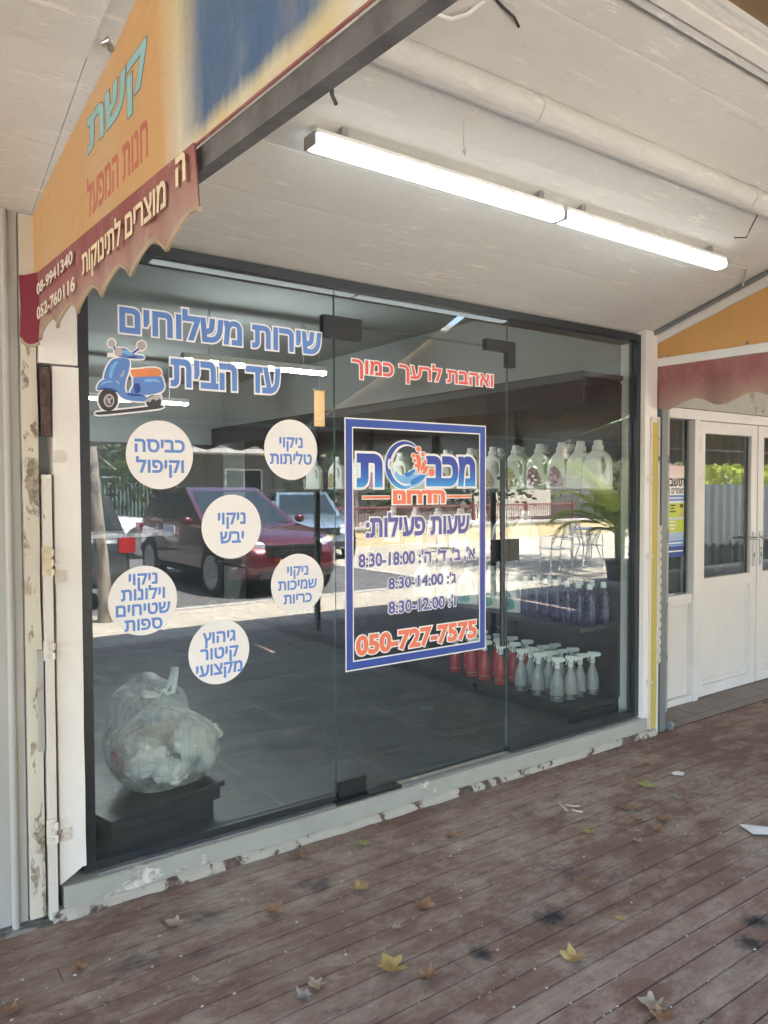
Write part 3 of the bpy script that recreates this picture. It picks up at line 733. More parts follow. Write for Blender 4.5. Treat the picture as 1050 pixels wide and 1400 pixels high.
# its printed lettering
P = SIDE(LX-.0012)
lettering('lettering', 'תשק', (.752, 1.232, 2.432, 2.560), P, 0, M['olive_edge'], .030, .0004, la, grow=.022)
lettering('lettering', 'תשק', (.752, 1.232, 2.432, 2.560), P, .0006, M['aqua_txt'], .030, .0004, la)
lettering('lettering', 'לעפמה תונח', (.735, 1.232, 2.296, 2.405), P, 0, M['salmon_txt'], .022, .0004, la)
PV = SIDE(LX-.026)
lettering('lettering', '08-9941340', (.21, .668, 2.188, 2.226), PV, 0, M['cream_txt2'], .022, .0006, la)
lettering('lettering', '052-760116', (.207, .687, 2.108, 2.150), PV, 0, M['cream_txt2'], .022, .0006, la)
lettering('lettering', 'תוקוניתל םירצומ', (.765, 1.405, 2.108, 2.200), PV, 0, M['cream_txt'], .022, .0006, la)
lettering('lettering', 'ה', (1.462, 1.513, 2.148, 2.206), PV, 0, M['cream_txt'], .03, .0006, la)

RX = 4.222
ra = thing('awning', 'orange awning side with a white bottom rail and wine red valance over the white doors', 'awning')
q = MB(); q.prism([(-.03, 2.345), (-.03, ceil_z(-.03)-.04), (-1.56, ceil_z(-1.56)-.05), (-2.9, 2.72), (-4.25, 2.33), (-4.25, 2.30)], 'x', RX, RX+.004); q.build('side_panel', M['awn_side'], ra)
q = MB(); q.prism([(-.03, 2.298), (-4.25, 2.268), (-4.25, 2.318), (-.03, 2.348)], 'x', RX-.022, RX-.001); q.build('rail', M['white_paint'], ra)
for u in (.10, .62):
    q = MB(); q.lathe([(.009,-.006),(.009,.004)], (RX-.005, -u, 2.362), 'x', 8); q.build('rail_screw', M['steel'], ra)
valance('valance', RX-.016, .0, 1.5, lambda u: 2.297-.01*u, 2.085, .36, .055, M['awn_red'], M['trim'], ra, .022, .05)
# street-side awnings that shade the boardwalk
def street_awning(x0, x1, label):
    t_ = thing('street_awning', label, 'awning', (0,0,0), 0, 'awnings along the street side of the boardwalk')
    n = 24; q = MB()
    for th in (0, .004):
        rows = []
        for i in range(n+1):
            x = x0+(x1-x0)*i/n
            rows.append(q.verts([(x, -1.681-(2.619)*k, 2.985-.765*k-.05*math.sin(math.pi*k)+th) for k in (0, .25, .5, .75, 1)]))
        for a_, c_ in zip(rows, rows[1:]):
            for j in range(4): q.bm.faces.new([a_[j], c_[j], c_[j+1], a_[j+1]])
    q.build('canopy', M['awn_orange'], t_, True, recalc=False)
    q = MB(); q.box(x0, x1, -4.33, -4.29, 2.185, 2.225); q.build('front_rail', M['white_paint'], t_)
    n = int((x1-x0)/.03); q = MB()
    for yy in (-4.315, -4.311):
        V = []
        for i in range(n+1):
            x = x0+(x1-x0)*i/n; zb = scallop(x, .36, .05, 1.985)
            V.append(q.verts([(x, yy, 2.184), (x, yy-.01*math.sin(x*14), 2.08), (x, yy-.016*math.sin(x*14), zb)]))
        for a_, c_ in zip(V, V[1:]):
            for j in range(2): q.bm.faces.new([a_[j], c_[j], c_[j+1], a_[j+1]])
    q.build('valance', M['awn_red'], t_, True, recalc=False)
    for x in (x0+.05, x1-.05):
        if x < 0 or 4.2 < x < 5 or x > 14:
            q = MB(); q.box(x-.025, x+.025, -4.285, -4.235, 0, 2.184); q.build('post', M['drain'], t_)
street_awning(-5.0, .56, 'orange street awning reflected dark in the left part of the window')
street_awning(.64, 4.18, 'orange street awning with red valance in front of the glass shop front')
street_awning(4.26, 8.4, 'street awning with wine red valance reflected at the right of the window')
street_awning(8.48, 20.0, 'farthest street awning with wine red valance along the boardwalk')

# ================================================================== WHITE DOORS ON THE RIGHT
en = thing('door_front', 'white double door front with a narrow side window, right of the yellow strip', 'door front')
EY = .25
part('frame', M['upvc'], en, lambda q: (q.box(4.66, 6.735, EY-.05, EY+.05, 2.03, 2.10), q.box(5.02, 5.085, EY-.055, EY+.05, .0, 2.029), q.box(4.66, 5.019, EY-.04, EY+.05, .715, .785),
     q.box(4.64, 4.70, EY-.05, EY+.04, .0, 2.029), q.box(4.701, 5.019, EY-.045, EY+.04, 0, .05)), .004)
part('side_window', M['glass'], en, lambda q: q.box(4.705, 5.018, EY-.008, EY+.008, .786, 2.028), 0)
part('window_bead', M['auto_glass'], en, lambda q: q.box(4.962, 4.978, EY-.02, EY-.0085, .79, 2.025), .002)
part('lower_panel', M['upvc'], en, lambda q: (q.box(4.705, 5.018, EY-.01, EY+.01, .051, .714), q.box(4.72, 4.965, EY-.018, EY-.0105, .075, .70)), .003)
def leaf_door(x0, x1, hand):
    d = part('door', M['upvc'], en, lambda q: (q.box(x0, x0+.085, EY-.035, EY+.02, .012, 2.025), q.box(x1-.085, x1, EY-.035, EY+.02, .012, 2.025), q.box(x0+.0851, x1-.0851, EY-.034, EY+.02, 1.94, 2.025),
        q.box(x0+.0851, x1-.0851, EY-.034, EY+.02, .80, .88), q.box(x0+.0851, x1-.0851, EY-.034, EY+.02, .012, .09), q.box(x0+.0851, x1-.0851, EY-.014, EY+.01, .0901, .7999)), .004)
    part('glass', M['glass'], d, lambda q: q.box(x0+.086, x1-.086, EY-.012, EY+.0, .881, 1.939), 0)
    part('glazing_bead', M['black_frame'], d, lambda q: q.box(x1-.125, x1-.112, EY-.026, EY-.0125, .885, 1.935), .002)
    part('panel_rib', M['upvc'], d, lambda q: (q.box(x0+.11, x1-.12, EY-.022, EY-.0145, .115, .128), q.box(x1-.128, x1-.115, EY-.022, EY-.0145, .13, .77)), .002)
    hx_ = x1-.045 if hand > 0 else x0+.045
    part('handle', M['steel'], d, lambda q: (q.box(hx_-.018, hx_+.018, EY-.043, EY-.0355, .93, 1.20), q.tube([(hx_,EY-.04,1.15),(hx_,EY-.085,1.15),(hx_-.03*hand,EY-.092,1.15),(hx_-.13*hand,EY-.09,1.148)], .010, 10)), .002, True)
    part('keyhole', M['black_metal'], d, lambda q: q.box(hx_-.005, hx_+.005, EY-.046, EY-.0432, 1.0, 1.035), 0)
    for z in (.28, 1.52, 1.80):
        part('hinge', M['upvc'], d, lambda q: [q.tube([((x0+.004) if hand > 0 else (x1-.004), EY-.048, z+k*.036),((x0+.004) if hand > 0 else (x1-.004), EY-.048, z+k*.036+.030)], .011, 10) for k in range(3)], 0, True)
leaf_door(5.095, 5.90, 1); leaf_door(5.915, 6.72, -1)
def mk_blind():
    t = NT('striped_grey_curtain'); x = t.xyz()[0]
    f = t.math('FRACT', t.math('MULTIPLY', x, 14)); t.base(t.ramp(f, [(0, (.10,.10,.10)), (.5, (.15,.15,.15)), (.9, (.09,.09,.09))])); t.rough(.8); return t.m
q = MB(); n = 180
V = [[q.bm.verts.new((5.0+i*.012, .62+.018*math.sin(i*.55), z)) for z in (.0, 2.2)] for i in range(n)]
for a_, c_ in zip(V, V[1:]): q.bm.faces.new([a_[0], c_[0], c_[1], a_[1]])
tag(q.build('curtain', mk_blind(), None, True), 'grey pleated curtain hanging behind the white double doors', 'curtain')
# poster in the side window
po = thing('poster', 'tall health poster in Hebrew inside the narrow side window', 'poster')
PX = FRONT(EY-.0085); px0, px1 = 4.707, 4.975
flat('sheet', [[(px0,1.13),(px1,1.13),(px1,1.70),(px0,1.70)]], PX, 0, mk_gradient('poster_fade', [(0, (.35,.47,.66)), (.35, (.62,.68,.76)), (.6, (.80,.78,.76)), (.85, (.82,.70,.66)), (1, (.78,.60,.55))], 1.2, 1.70), po)
flat('bar', [[(px0,1.055),(px1,1.055),(px1,1.128),(px0,1.128)]], PX, 0, M['txt_navy'], po)
flat('bar', [[(px0,1.452),(px1-.005,1.452),(px1-.005,1.492),(px0,1.492)]], PX, .0005, M['txt_blue'], po)
flat('bar', [[(px0,1.135),(px1-.005,1.135),(px1-.005,1.17),(px0,1.17)]], PX, .0005, M['txt_blue'], po)
lime = simple('lime_print', (.52,.60,.06), .5, 0, .05)
for z0_, z1_ in ((1.335, 1.435), (1.23, 1.32)): flat('box', [[(px0+.004,z0_),(px1-.012,z0_),(px1-.012,z1_),(px0+.004,z1_)]], PX, .0005, lime, po)
for z_, wd in ((1.415,.09),(1.395,.07),(1.372,.10),(1.30,.10),(1.275,.12),(1.252,.08)):
    flat('print_line', [[(4.80-wd*.3+.02,z_),(4.80+wd*.6,z_),(4.80+wd*.6,z_+.010),(4.80-wd*.3+.02,z_+.010)]], PX, .0010, M['dark_vinyl'] if z_ > 1.31 else M['txt_white'], po, .0002)
for z_ in (1.466, 1.148, 1.09):
    flat('print_line', [[(4.77,z_),(4.95,z_),(4.95,z_+.010),(4.77,z_+.010)]], PX, .0010, M['txt_white'], po, .0002)
lettering('lettering', 'יבשות', (4.765, px1-.008, 1.555, 1.612), PX, .0006, M['dark_vinyl'], .04, .0003, po)
lettering('lettering', 'מו םירמשמ', (4.752, px1-.008, 1.503, 1.542), PX, .0006, M['dark_vinyl'], .025, .0003, po)
flat('portrait', [ellipse(4.93, 1.40, .018, .022, 16), [(4.903,1.338),(4.959,1.338),(4.950,1.368),(4.911,1.368)]], PX, .0010, simple('portrait_skin', (.62,.36,.27), .5), po)
flat('portrait_hair', [ellipse(4.93, 1.416, .022, .014, 16)], PX, .0016, simple('portrait_hair', (.05,.03,.025), .5), po)

# ================================================================== INSIDE THE LAUNDRY
sh = thing('shelf_unit', 'long black shop shelving along the right wall behind the glass', 'shelving')
SX0, SX1, SY0, SY1 = 3.70, 4.12, .10, 5.6
part('back_panel', M['black_lam'], sh, lambda q: q.box(SX1-.015, SX1, SY0, SY1, .115, 2.25), .001)
part('header_panel', M['black_matte'], sh, lambda q: q.box(SX0-.02, SX0, SY0, SY1, 2.06, 2.25), .001)
part('top_panel', M['black_lam'], sh, lambda q: q.box(SX0+.001, SX1-.016, SY0, SY1, 2.22, 2.249), .001)
for z, x0 in ((.205, 3.655), (.69, SX0), (1.09, SX0), (1.535, SX0)):
    part('shelf', M['black_lam'], sh, lambda q: (q.box(x0, SX1-.016, SY0+.02, SY1, z-.028, z)), .002)
part('plinth', M['black_metal'], sh, lambda q: q.box(3.72, SX1-.016, SY0+.05, SY1, .101, .150), .001)
for y_ in (.13, 1.05, 2.0, 2.95, 3.9, 4.85):
    part('upright', M['black_metal'], sh, lambda q: q.box(SX1-.06, SX1-.0161, y_-.02, y_+.02, .21, 2.2), .001)
for y_ in (.16, 1.06, 2.0):
    part('foot', M['black_metal'], sh, lambda q: q.box(3.665, 3.70, y_-.02, y_+.02, .101, .176), .002)
ORD = ['first', 'second', 'third', 'fourth', 'fifth', 'sixth', 'seventh', 'eighth', 'ninth', 'tenth', 'eleventh', 'twelfth', 'thirteenth', 'fourteenth']

M['hdpe'] = simple('milky_bottle_plastic', (.72,.71,.63), .38, 0, .05, 6)
M['cap_white'] = simple('white_cap', (.70,.70,.66), .4)
lab = {'gold': simple('gold_floral_label', (.40,.31,.16), .5, 0, .5, 60), 'mauve': simple('mauve_label', (.37,.16,.26), .5, 0, .35, 50), 'green': simple('teal_gold_label', (.10,.30,.27), .5, 0, .6, 40)}
def jug_proto(name, label, cat, kind, H=.295, group=None):
    """white detergent jug: flat side looks left (-x), handle toward the glass (-y); built at its base"""
    t_ = thing(name, label, cat, (0,0,0), 0, group)
    k = H/.295
    body = smooth_loop([(-.088,.0),(-.094,.03),(-.094,.12),(-.088,.175),(-.060,.215),(-.028,.243),(-.024,.252),(.024,.252),(.030,.240),(.062,.222),(.088,.185),(.094,.12),(.094,.03),(.088,0)], 4)
    hole = smooth_loop([(.045,.195),(.060,.180),(.068,.150),(.066,.118),(.056,.100),(.046,.112),(.042,.145),(.036,.178)], 4)
    q = MB(); lay = [(-.038,.014),(-.035,.006),(-.028,.001),(-.02,0),(.02,0),(.028,.001),(.035,.006),(.038,.014)]
    OL = [q.verts([(xx*k, -.88*p[0]*k, p[1]*k) for p in offset_loop(body, -d)]) for xx, d in lay]
    HL = [q.verts([(xx*k, -.88*p[0]*k, p[1]*k) for p in offset_loop(hole, d*.6)]) for xx, d in lay]
    for LL in (OL, HL):
        for a_, c_ in zip(LL, LL[1:]):
            for i in range(len(a_)):
                j = (i+1) % len(a_); q.bm.faces.new([a_[i], a_[j], c_[j], c_[i]])
    for e_ in (0, -1):
        al = OL[e_]+HL[e_]; v2 = [[Vector((v.co.y, v.co.z, 0)) for v in LL[e_]] for LL in (OL, HL)]
        for f in tessellate_polygon(v2):
            try: q.bm.faces.new([al[i] for i in f])
            except ValueError: pass
    q.build('body', M['hdpe'], t_, True)
    q = MB(); q.lathe([(.030*k,.243*k),(.035*k,.246*k),(.035*k,.268*k),(.027*k,.273*k),(.026*k,.298*k),(.022*k,.303*k)], n=16); q.build('cap', M['cap_white'], t_, True)
    if kind:
        pl = lambda u, v, h: (-.0385*k-h, -.88*u, v)
        flat('label', [[(p[0]*k, p[1]*k) for p in smooth_loop([(-.078,.025),(-.082,.085),(-.070,.135),(-.040,.150),(-.008,.128),(.022,.075),(.022,.030),(-.03,.018)], 4)]], pl, 0, lab[kind], t_, .0006)
    return t_
JG = 'white detergent jugs on the upper shelf'
protos = {}
ys = [.10, .235, .385, .585, .80, 1.02, 1.25, 1.52, 1.83, 2.12, 2.42, 2.75, 3.1, 3.5]
kinds = [None, None, 'mauve', 'mauve', 'gold', 'gold', 'gold', 'mauve', None, 'gold', 'mauve', None, 'gold', None]
knd = {None: 'plain white', 'mauve': 'mauve labelled white', 'gold': 'gold labelled white'}
def place_jug(kind, loc, rz, label, group, key='jug', H=.295):
    kk = (kind, key)
    if kk not in protos:
        protos[kk] = jug_proto('detergent_jug', label, 'jug', kind, H, group)
        protos[kk].location = loc; protos[kk].rotation_euler = (0,0,rz)
    else: dup(protos[kk], loc, rz, label, group)
rj = random.Random(4)
for i, (y_, k) in enumerate(zip(ys, kinds)):
    place_jug(k, (3.835+rj.uniform(-.008,.008), y_, 1.5355), rj.uniform(-.10,.10)+.38, f'{knd[k]} jug in the front row of the upper shelf, {ORD[i]} from the right', JG)
for i, y_ in enumerate([.47, .70, .92, 1.13, 1.40, 1.68, 2.0]):
    k = (None, 'gold', 'mauve')[i % 3]
    place_jug(k, (4.02, y_, 1.5355), rj.uniform(-.1,.1)+.35, f'{knd[k]} jug in the back row of the upper shelf, {ORD[i]} from the right', JG)
for i, y_ in enumerate([.70, .90, 1.12, 1.36, 1.62, 1.90, 2.2]):
    k = (None, 'mauve', 'gold')[i % 3]
    place_jug(k, (3.83, y_, 1.0905), rj.uniform(-.1,.1)+.35, f'{knd[k]} jug on the shelf under the upper jugs, {ORD[i]} from right', 'white detergent jugs on the second shelf')
for i, y_ in enumerate([.80, 1.02, 1.25, 1.5, 1.78]):
    place_jug('green', (3.82, y_, .6905), rj.uniform(-.08,.08)+.35, f'white jug with teal label left of the violet bottles, {ORD[i]} from the right', 'teal labelled jugs on the third shelf', 'low')

M['purple'] = simple('dark_violet_bottle', (.014,.015,.055), .25, 0, .25, 20)
PG = 'dark violet bottles on the third shelf'
pb = None; cnt = 0
for row, x_ in enumerate((3.80, 3.93)):
    for i, y_ in enumerate([.13, .22, .31, .40, .49, .58, .67]):
        cnt += 1
        lb = f'dark violet bottle in the {"front" if row == 0 else "back"} row of the third shelf, {ORD[i]} from the right'
        if pb is None:
            pb = thing('softener_bottle', lb, 'bottle', (x_, y_, .6905), 0, PG)
            q = MB(); q.lathe([(.034,0),(.038,.006),(.038,.10),(.033,.14),(.036,.17),(.028,.205),(.014,.222),(.014,.23)], n=18, sx=.75); q.build('body', M['purple'], pb, True)
            q = MB(); q.lathe([(.017,.229),(.018,.232),(.017,.262),(.012,.266)], n=14); q.build('cap', M['cap_white'], pb, True)
            q = MB(); q.lathe([(.0385,.03),(.0388,.032),(.0388,.095),(.0385,.097)], n=18, sx=.755); q.build('label', simple('violet_label', (.028,.026,.085), .3, 0, .6, 30), pb, True)
        else: dup(pb, (x_, y_, .6905), 0, lb)
# spray bottles on the bottom shelf
M['dark_liquid'] = simple('dark_grey_liquid', (.055,.058,.06), .25)
M['spray_grey'] = simple('smoky_grey_bottle', (.27,.27,.26), .3, 0, .1, 20)
M['spray_red'] = simple('red_bottle', (.34,.022,.025), .3, 0, .1, 20)
def spray_proto(mat, lab_, grp):
    t_ = thing('spray_bottle', lab_, 'spray bottle', (0,0,0), 0, grp)
    q = MB(); q.lathe([(.036,0),(.041,.005),(.042,.06),(.041,.10),(.036,.135),(.024,.165),(.017,.185),(.0145,.20),(.0145,.208)], n=20, sx=.72); q.build('body', mat, t_, True)
    q = MB(); q.lathe([(.0165,.205),(.0175,.208),(.0175,.226),(.013,.230)], n=14); q.build('collar', M['cap_white'], t_, True)
    q = MB()
    q.prism([(.014,.231),(.014,.246),(.050,.252),(.052,.268),(.036,.276),(-.028,.276),(-.036,.268),(-.030,.256),(-.012,.246),(-.012,.231)], 'x', -.0105, .0105); q.bevel(.003, 2)
    hd = q.build('trigger_head', M['cap_white'], t_, True)
    q = MB(); q.prism([(-.026,.258),(-.018,.256),(-.019,.240),(-.026,.220),(-.031,.214),(-.033,.217),(-.027,.235)], 'x', -.005, .005); q.build('trigger', M['cap_white'], hd)
    q = MB(); q.lathe([(.0425,.030),(.0428,.031),(.0428,.034),(.0425,.035)], n=20, sx=.722); q.build('label_line', M['spray_grey'] if mat is M['spray_red'] else M['dark_vinyl'], t_, True)
    if mat is not M['spray_red']:
        q = MB(); q.lathe([(.0364,.002),(.0414,.0055),(.0424,.029),(.0420,.0295)], n=20, sx=.722); q.build('liquid', M['dark_liquid'], t_, True)
    return t_
gp = rp_ = None; rs_ = random.Random(9)
cols = ['front', 'second', 'third', 'back']
for c, x_ in enumerate((3.70, 3.80, 3.905, 4.005)):
    for i, y_ in enumerate((.295, .47, .63)):
        if c == 0: y_ = (.305, .475, .625)[i]
        y_ -= .006*c
        lb = f'grey spray bottle on the bottom shelf, {ORD[i]} from the glass in the {cols[c]} row'
        loc = (x_+rs_.uniform(-.006,.006), y_+rs_.uniform(-.01,.01), .2055); rz = -2.2+rs_.uniform(-.35,.35)
        if gp is None: gp = spray_proto(M['spray_grey'], lb, 'grey spray bottles'); gp.location = loc; gp.rotation_euler = (0,0,rz)
        else: dup(gp, loc, rz, lb)
for c, x_ in enumerate((3.70, 3.83, 3.95)):
    for i, y_ in enumerate((.815, .97, 1.10, 1.26)):
        lb = f'red spray bottle on the bottom shelf, {ORD[i]} after the grey bottles in the {cols[c]} row'
        loc = (x_+rs_.uniform(-.006,.006), y_+rs_.uniform(-.01,.01), .2055); rz = -2.2+rs_.uniform(-.3,.3)
        if rp_ is None: rp_ = spray_proto(M['spray_red'], lb, 'red spray bottles'); rp_.location = loc; rp_.rotation_euler = (0,0,rz)
        else: dup(rp_, loc, rz, lb)

# low black stand and laundry bags
st = thing('display_stand', 'low black wooden stand inside the window under the laundry bag', 'stand')
RS = Matrix.Translation((.868,.06,0))@Matrix.Rotation(R(15), 4, 'Z')
part('top', M['black_lam'], st, lambda q: q.box(0, .56, 0, .56, .225, .25).xf(RS), .003)
part('body', M['black_lam'], st, lambda q: q.box(.01, .52, .03, .55, .10, .2249).xf(RS), .002)
part('ledge', M['black_lam'], st, lambda q: q.box(.01, .545, .015, .0299, .17, .224).xf(RS), .002)
def mk_bag():
    t = NT('clear_plastic_bag'); nt = t.t
    t.base((.90,.91,.91)); t.rough(.25); t.p.inputs['Specular IOR Level'].default_value = .7
    wr = t.noise(9, 6, .65, t.scale(1,1,.45), 1.2)
    nd = t.n('ShaderNodeBump'); nd.inputs['Strength'].default_value = .8; nd.inputs['Distance'].default_value = .02; t.l(wr, nd.inputs['Height']); t.l(nd.outputs[0], t.p.inputs['Normal'])
    lw = t.n('ShaderNodeLayerWeight'); lw.inputs['Blend'].default_value = .35; t.l(nd.outputs[0], lw.inputs['Normal'])
    tr = t.n('ShaderNodeBsdfTransparent'); tr.inputs[0].default_value = (.97,.985,.98,1)
    tl = t.n('ShaderNodeBsdfTranslucent'); tl.inputs[0].default_value = (.92,.94,.94,1)
    m0 = t.n('ShaderNodeMixShader'); m0.inputs[0].default_value = .4; t.l(t.p.outputs[0], m0.inputs[1]); t.l(tl.outputs[0], m0.inputs[2])
    mx = t.n('ShaderNodeMixShader'); fac = t.math('ADD', t.math('MULTIPLY', lw.outputs['Facing'], .40), t.ramp(wr, [(.44, .13), (.60, .46)]), True)
    t.l(fac, mx.inputs[0]); t.l(tr.outputs[0], mx.inputs[1]); t.l(m0.outputs[0], mx.inputs[2]); t.l(mx.outputs[0], t.out.inputs[0]); return t.m
M['bag'] = mk_bag()
def laundry_bag(label, c, r, hz, sd, clothes, neck=True):
    t_ = thing('laundry_bag', label, 'bag', c)
    q = MB(); bmesh.ops.create_icosphere(q.bm, subdivisions=5, radius=1)
    for v in q.bm.verts:
        d = v.co.normalized(); a = math.atan2(d.y, d.x)
        sag = 1+.16*max(0, -d.z)*(1-abs(d.z))
        rr = 1+(.10 if neck else .26)*noise.noise(d*1.6+Vector((sd,0,0)))+.045*noise.noise(d*5+Vector((0,sd,0)))
        if neck:
            up = max(0, d.z-.55)/.45
            rr *= 1+.028*math.sin(a*15+3*noise.noise(d*3))*(.25+up*1.6)
        x, y_, z = d.x*r*rr*sag, d.y*r*.82*rr*sag, d.z*hz*rr
        z = max(z, -hz*.80+.012*noise.noise(d*4))
        if neck and d.z > .40:
            k = (d.z-.40)/.60; x *= 1-.62*k**1.4; y_ *= 1-.62*k**1.4; z += .24*hz*k*k
        v.co = (x, y_, z+hz*.82)
    q.build('bag', M['bag'], t_, 'all')
    rc_ = random.Random(int(sd*10)); 
    for cc_, n in clothes:
        for k in range(n):
            a = rc_.uniform(0, 6.28); ph = rc_.uniform(-.80, .50); pr = r*.60*math.sqrt(max(0.05, 1-ph*ph))
            e = MB(); bmesh.ops.create_icosphere(e.bm, subdivisions=4, radius=1)
            so = rc_.uniform(0, 99); sx = rc_.uniform(.34,.52)*r; sy = rc_.uniform(.26,.40)*r; sz = rc_.uniform(.20,.34)*hz
            rot = Matrix.Rotation(rc_.uniform(0,6.28), 3, 'Z')@Matrix.Rotation(rc_.uniform(-.6,.6), 3, 'X')
            for v in e.bm.verts:
                d = v.co.normalized()
                f = 1+.35*noise.noise(d*2.2+Vector((so,0,0)))+.14*abs(noise.noise(Vector((d.x*2, d.y*7, d.z*4+so))))-.16*abs(noise.noise(Vector((d.x*6+so, d.y*2, d.z*5))))
                p = rot@Vector((d.x*sx*f, d.y*sy*f, d.z*sz*f))
                v.co = p + Vector((pr*math.cos(a), pr*.8*math.sin(a), hz*.82+ph*hz*.62))
                v.co.z = max(v.co.z, .03+.004*math.sin(v.co.x*90))
            e.build('clothes', simple('cloth', cc_, .9, 0, .12, 20, .4, 200), t_, 'all')
    if neck:
        e = MB(); zt = hz*1.99
        e.tube([(0,0,zt-.035),(.004,0,zt),(-.002,.004,zt+.03)], [.030,.013,.02], 10)
        for s_, dz in ((-1, .03), (1, .055)):
            lp = [(0, 0, zt+.005)] + [(s_*(.028+.055*math.sin(k*.55)*(.5 if s_ > 0 else 1.2)), .012*math.sin(k), zt+.012+dz*math.sin(k*.62)*(2.0 if s_ > 0 else .4)) for k in range(1, 6)] + [(.002, 0, zt+.006)]
            e.tube(lp, [.007,.012,.014,.015,.013,.011,.006], 8)
        e.build('knot', simple('gathered_film', (.80,.83,.83), .3), t_, 'all')
    return t_
W_, P_, B_, Dk = (.80,.78,.74), (.72,.36,.44), (.15,.24,.36), (.34,.40,.42)
laundry_bag('tied clear plastic bag of white, pink and blue laundry in the window corner', (1.185,.345,.2505), .235, .192, 1.3, [(W_, 11), (P_, 3), (B_, 2), ((.66,.67,.68), 5), ((.74,.64,.56), 2)])
laundry_bag('half empty clear plastic bag standing behind the full laundry bag', (1.33,.98,.1005), .23, .262, 5.7, [(Dk, 2), (B_, 1)], False)

# indoor lamps
for x0, x1, y_, z_, lb in ((2.03, 3.20, 2.25, 2.46, 'white tube light on the indoor ceiling behind the word on the glass'), (1.7, 3.04, 4.7, 2.43, 'farther indoor tube light seen behind the scooter sticker')):
    t_ = thing('indoor_light', lb, 'light')
    q = MB(); q.box(x0, x1, y_-.03, y_+.03, z_, z_+.04); q.build('housing', M['white_plastic'], t_)
    q = MB(); q.box(x0+.01, x1-.01, y_-.028, y_+.028, z_-.022, z_-.0005); q.bevel(.008, 2); q.build('diffuser', M['lamp_in'], t_, True)
    for xx in (x0+.2, x1-.2):
        q = MB(); q.tube([(xx,y_,z_+.0405),(xx,y_,2.8495)], .006, 6); q.build('hanger', M['steel'], t_)
# counter and a poster far inside
ct = thing('counter', 'dark shop counter deep inside the laundry', 'counter')
part('body', M['black_lam'], ct, lambda q: q.box(1.3, 2.9, 5.0, 5.5, .1005, 1.05), .003)
part('worktop', M['steel'], ct, lambda q: q.box(1.25, 2.95, 4.95, 5.55, 1.0505, 1.09), .003)
hb = on_y(437, 560, 2.6)
tb = thing('hanging_banner', 'narrow orange banner hanging indoors above the round stickers', 'banner')
part('cloth', simple('orange_banner', (.50,.27,.11), .7), tb, lambda q: q.box(hb.x-.05, hb.x+.05, 2.6, 2.606, hb.z-.14, hb.z+.16), 0)
part('rod', M['steel'], tb, lambda q: q.box(hb.x-.06, hb.x+.06, 2.595, 2.611, hb.z+.1605, hb.z+.175), 0)
part('hanger', M['steel'], tb, lambda q: q.tube([(hb.x,2.603,hb.z+.175),(hb.x,2.603,2.8495)], .003, 6), 0)

# ================================================================== LETTERING AND STICKERS ON THE GLASS
def sticker(px, py, rpx, lines, desc, body=.046, gap=.064):
    c = fx(px, py); r = rpx
    t_ = thing('round_sticker', desc, 'sticker', (0,0,0), 0, 'round white stickers on the window')
    flat('disc', [ellipse(c[0], c[1], r, r, 64)], G, .0002, M['sticker'], t_)
    n = len(lines)
    for i, s_ in enumerate(lines):
        zc = c[1] + gap*((n-1)/2-i)
        lettering('lettering', s_, (c[0]-.1, c[0]+.1, zc-body/2, zc+body/2), G, .0008, M['txt_blue'], .030, .0003, t_, fit=.72)
sticker(219, 622, .134, ['הסיבכ', 'לופיקו'], 'round white sticker reading כביסה וקיפול under the scooter', .056, .080)
sticker(398, 615, .131, ['יוקינ', 'תותילט'], 'round white sticker reading ניקוי טליתות, nearest the top of the door', .050, .072)
sticker(317, 720, .133, ['יוקינ', 'שבי'], 'round white sticker reading ניקוי יבש in the middle of the group', .054, .078)
sticker(196, 821, .135, ['יוקינ', 'תונוליו', 'םיחיטש', 'תופס'], 'round white sticker reading ניקוי וילונות שטיחים ספות at the far left', .049, .059)
sticker(407, 798, .132, ['יוקינ', 'תוכימש', 'תוירכ'], 'round white sticker reading ניקוי שמיכות כריות beside the door edge', .046, .061)
sticker(300, 891, .134, ['ץוהיג', 'רוטיק', 'יעוצקמ'], 'round white sticker reading גיהוץ קיטור מקצועי, lowest of the group', .052, .066)

def outlined(name, s_, rect, mat, label, cat, wgt=.035, grow=.045, parent=None, outline=None, ph=0):
    root = parent or thing(name, label, cat)
    lettering('outline', s_, rect, G, .0002+ph, outline or M['txt_white'], wgt, .0003, root, grow=grow)
    lettering('letters', s_, rect, G, .0010+ph, mat, wgt, .0003, root)
    return root
r1, r2 = frect(164, 0, 438, 0), None
a = fx(163, 437); bq = fx(439, 466)
outlined('window_lettering', 'םיחולשמ תוריש', (a[0], bq[0], 2.140, 2.262), M['txt_blue'], 'blue white-edged lettering שירות משלוחים along the top of the left pane', 'lettering')
a = fx(233, 508); bq = fx(383, 520)
outlined('window_lettering', 'תיבה דע', (a[0], bq[0], 1.952, 2.062), M['txt_blue'], 'blue white-edged lettering עד הבית beside the scooter', 'lettering')
a = fx(481, 505); bq = fx(674, 515)
outlined('window_lettering', 'ךומכ ךערל תבהאו', (a[0], bq[0], 2.052, 2.158), M['txt_red'], 'red white-edged lettering ואהבת לרעך כמוך across the top of the glass door', 'lettering', .03)

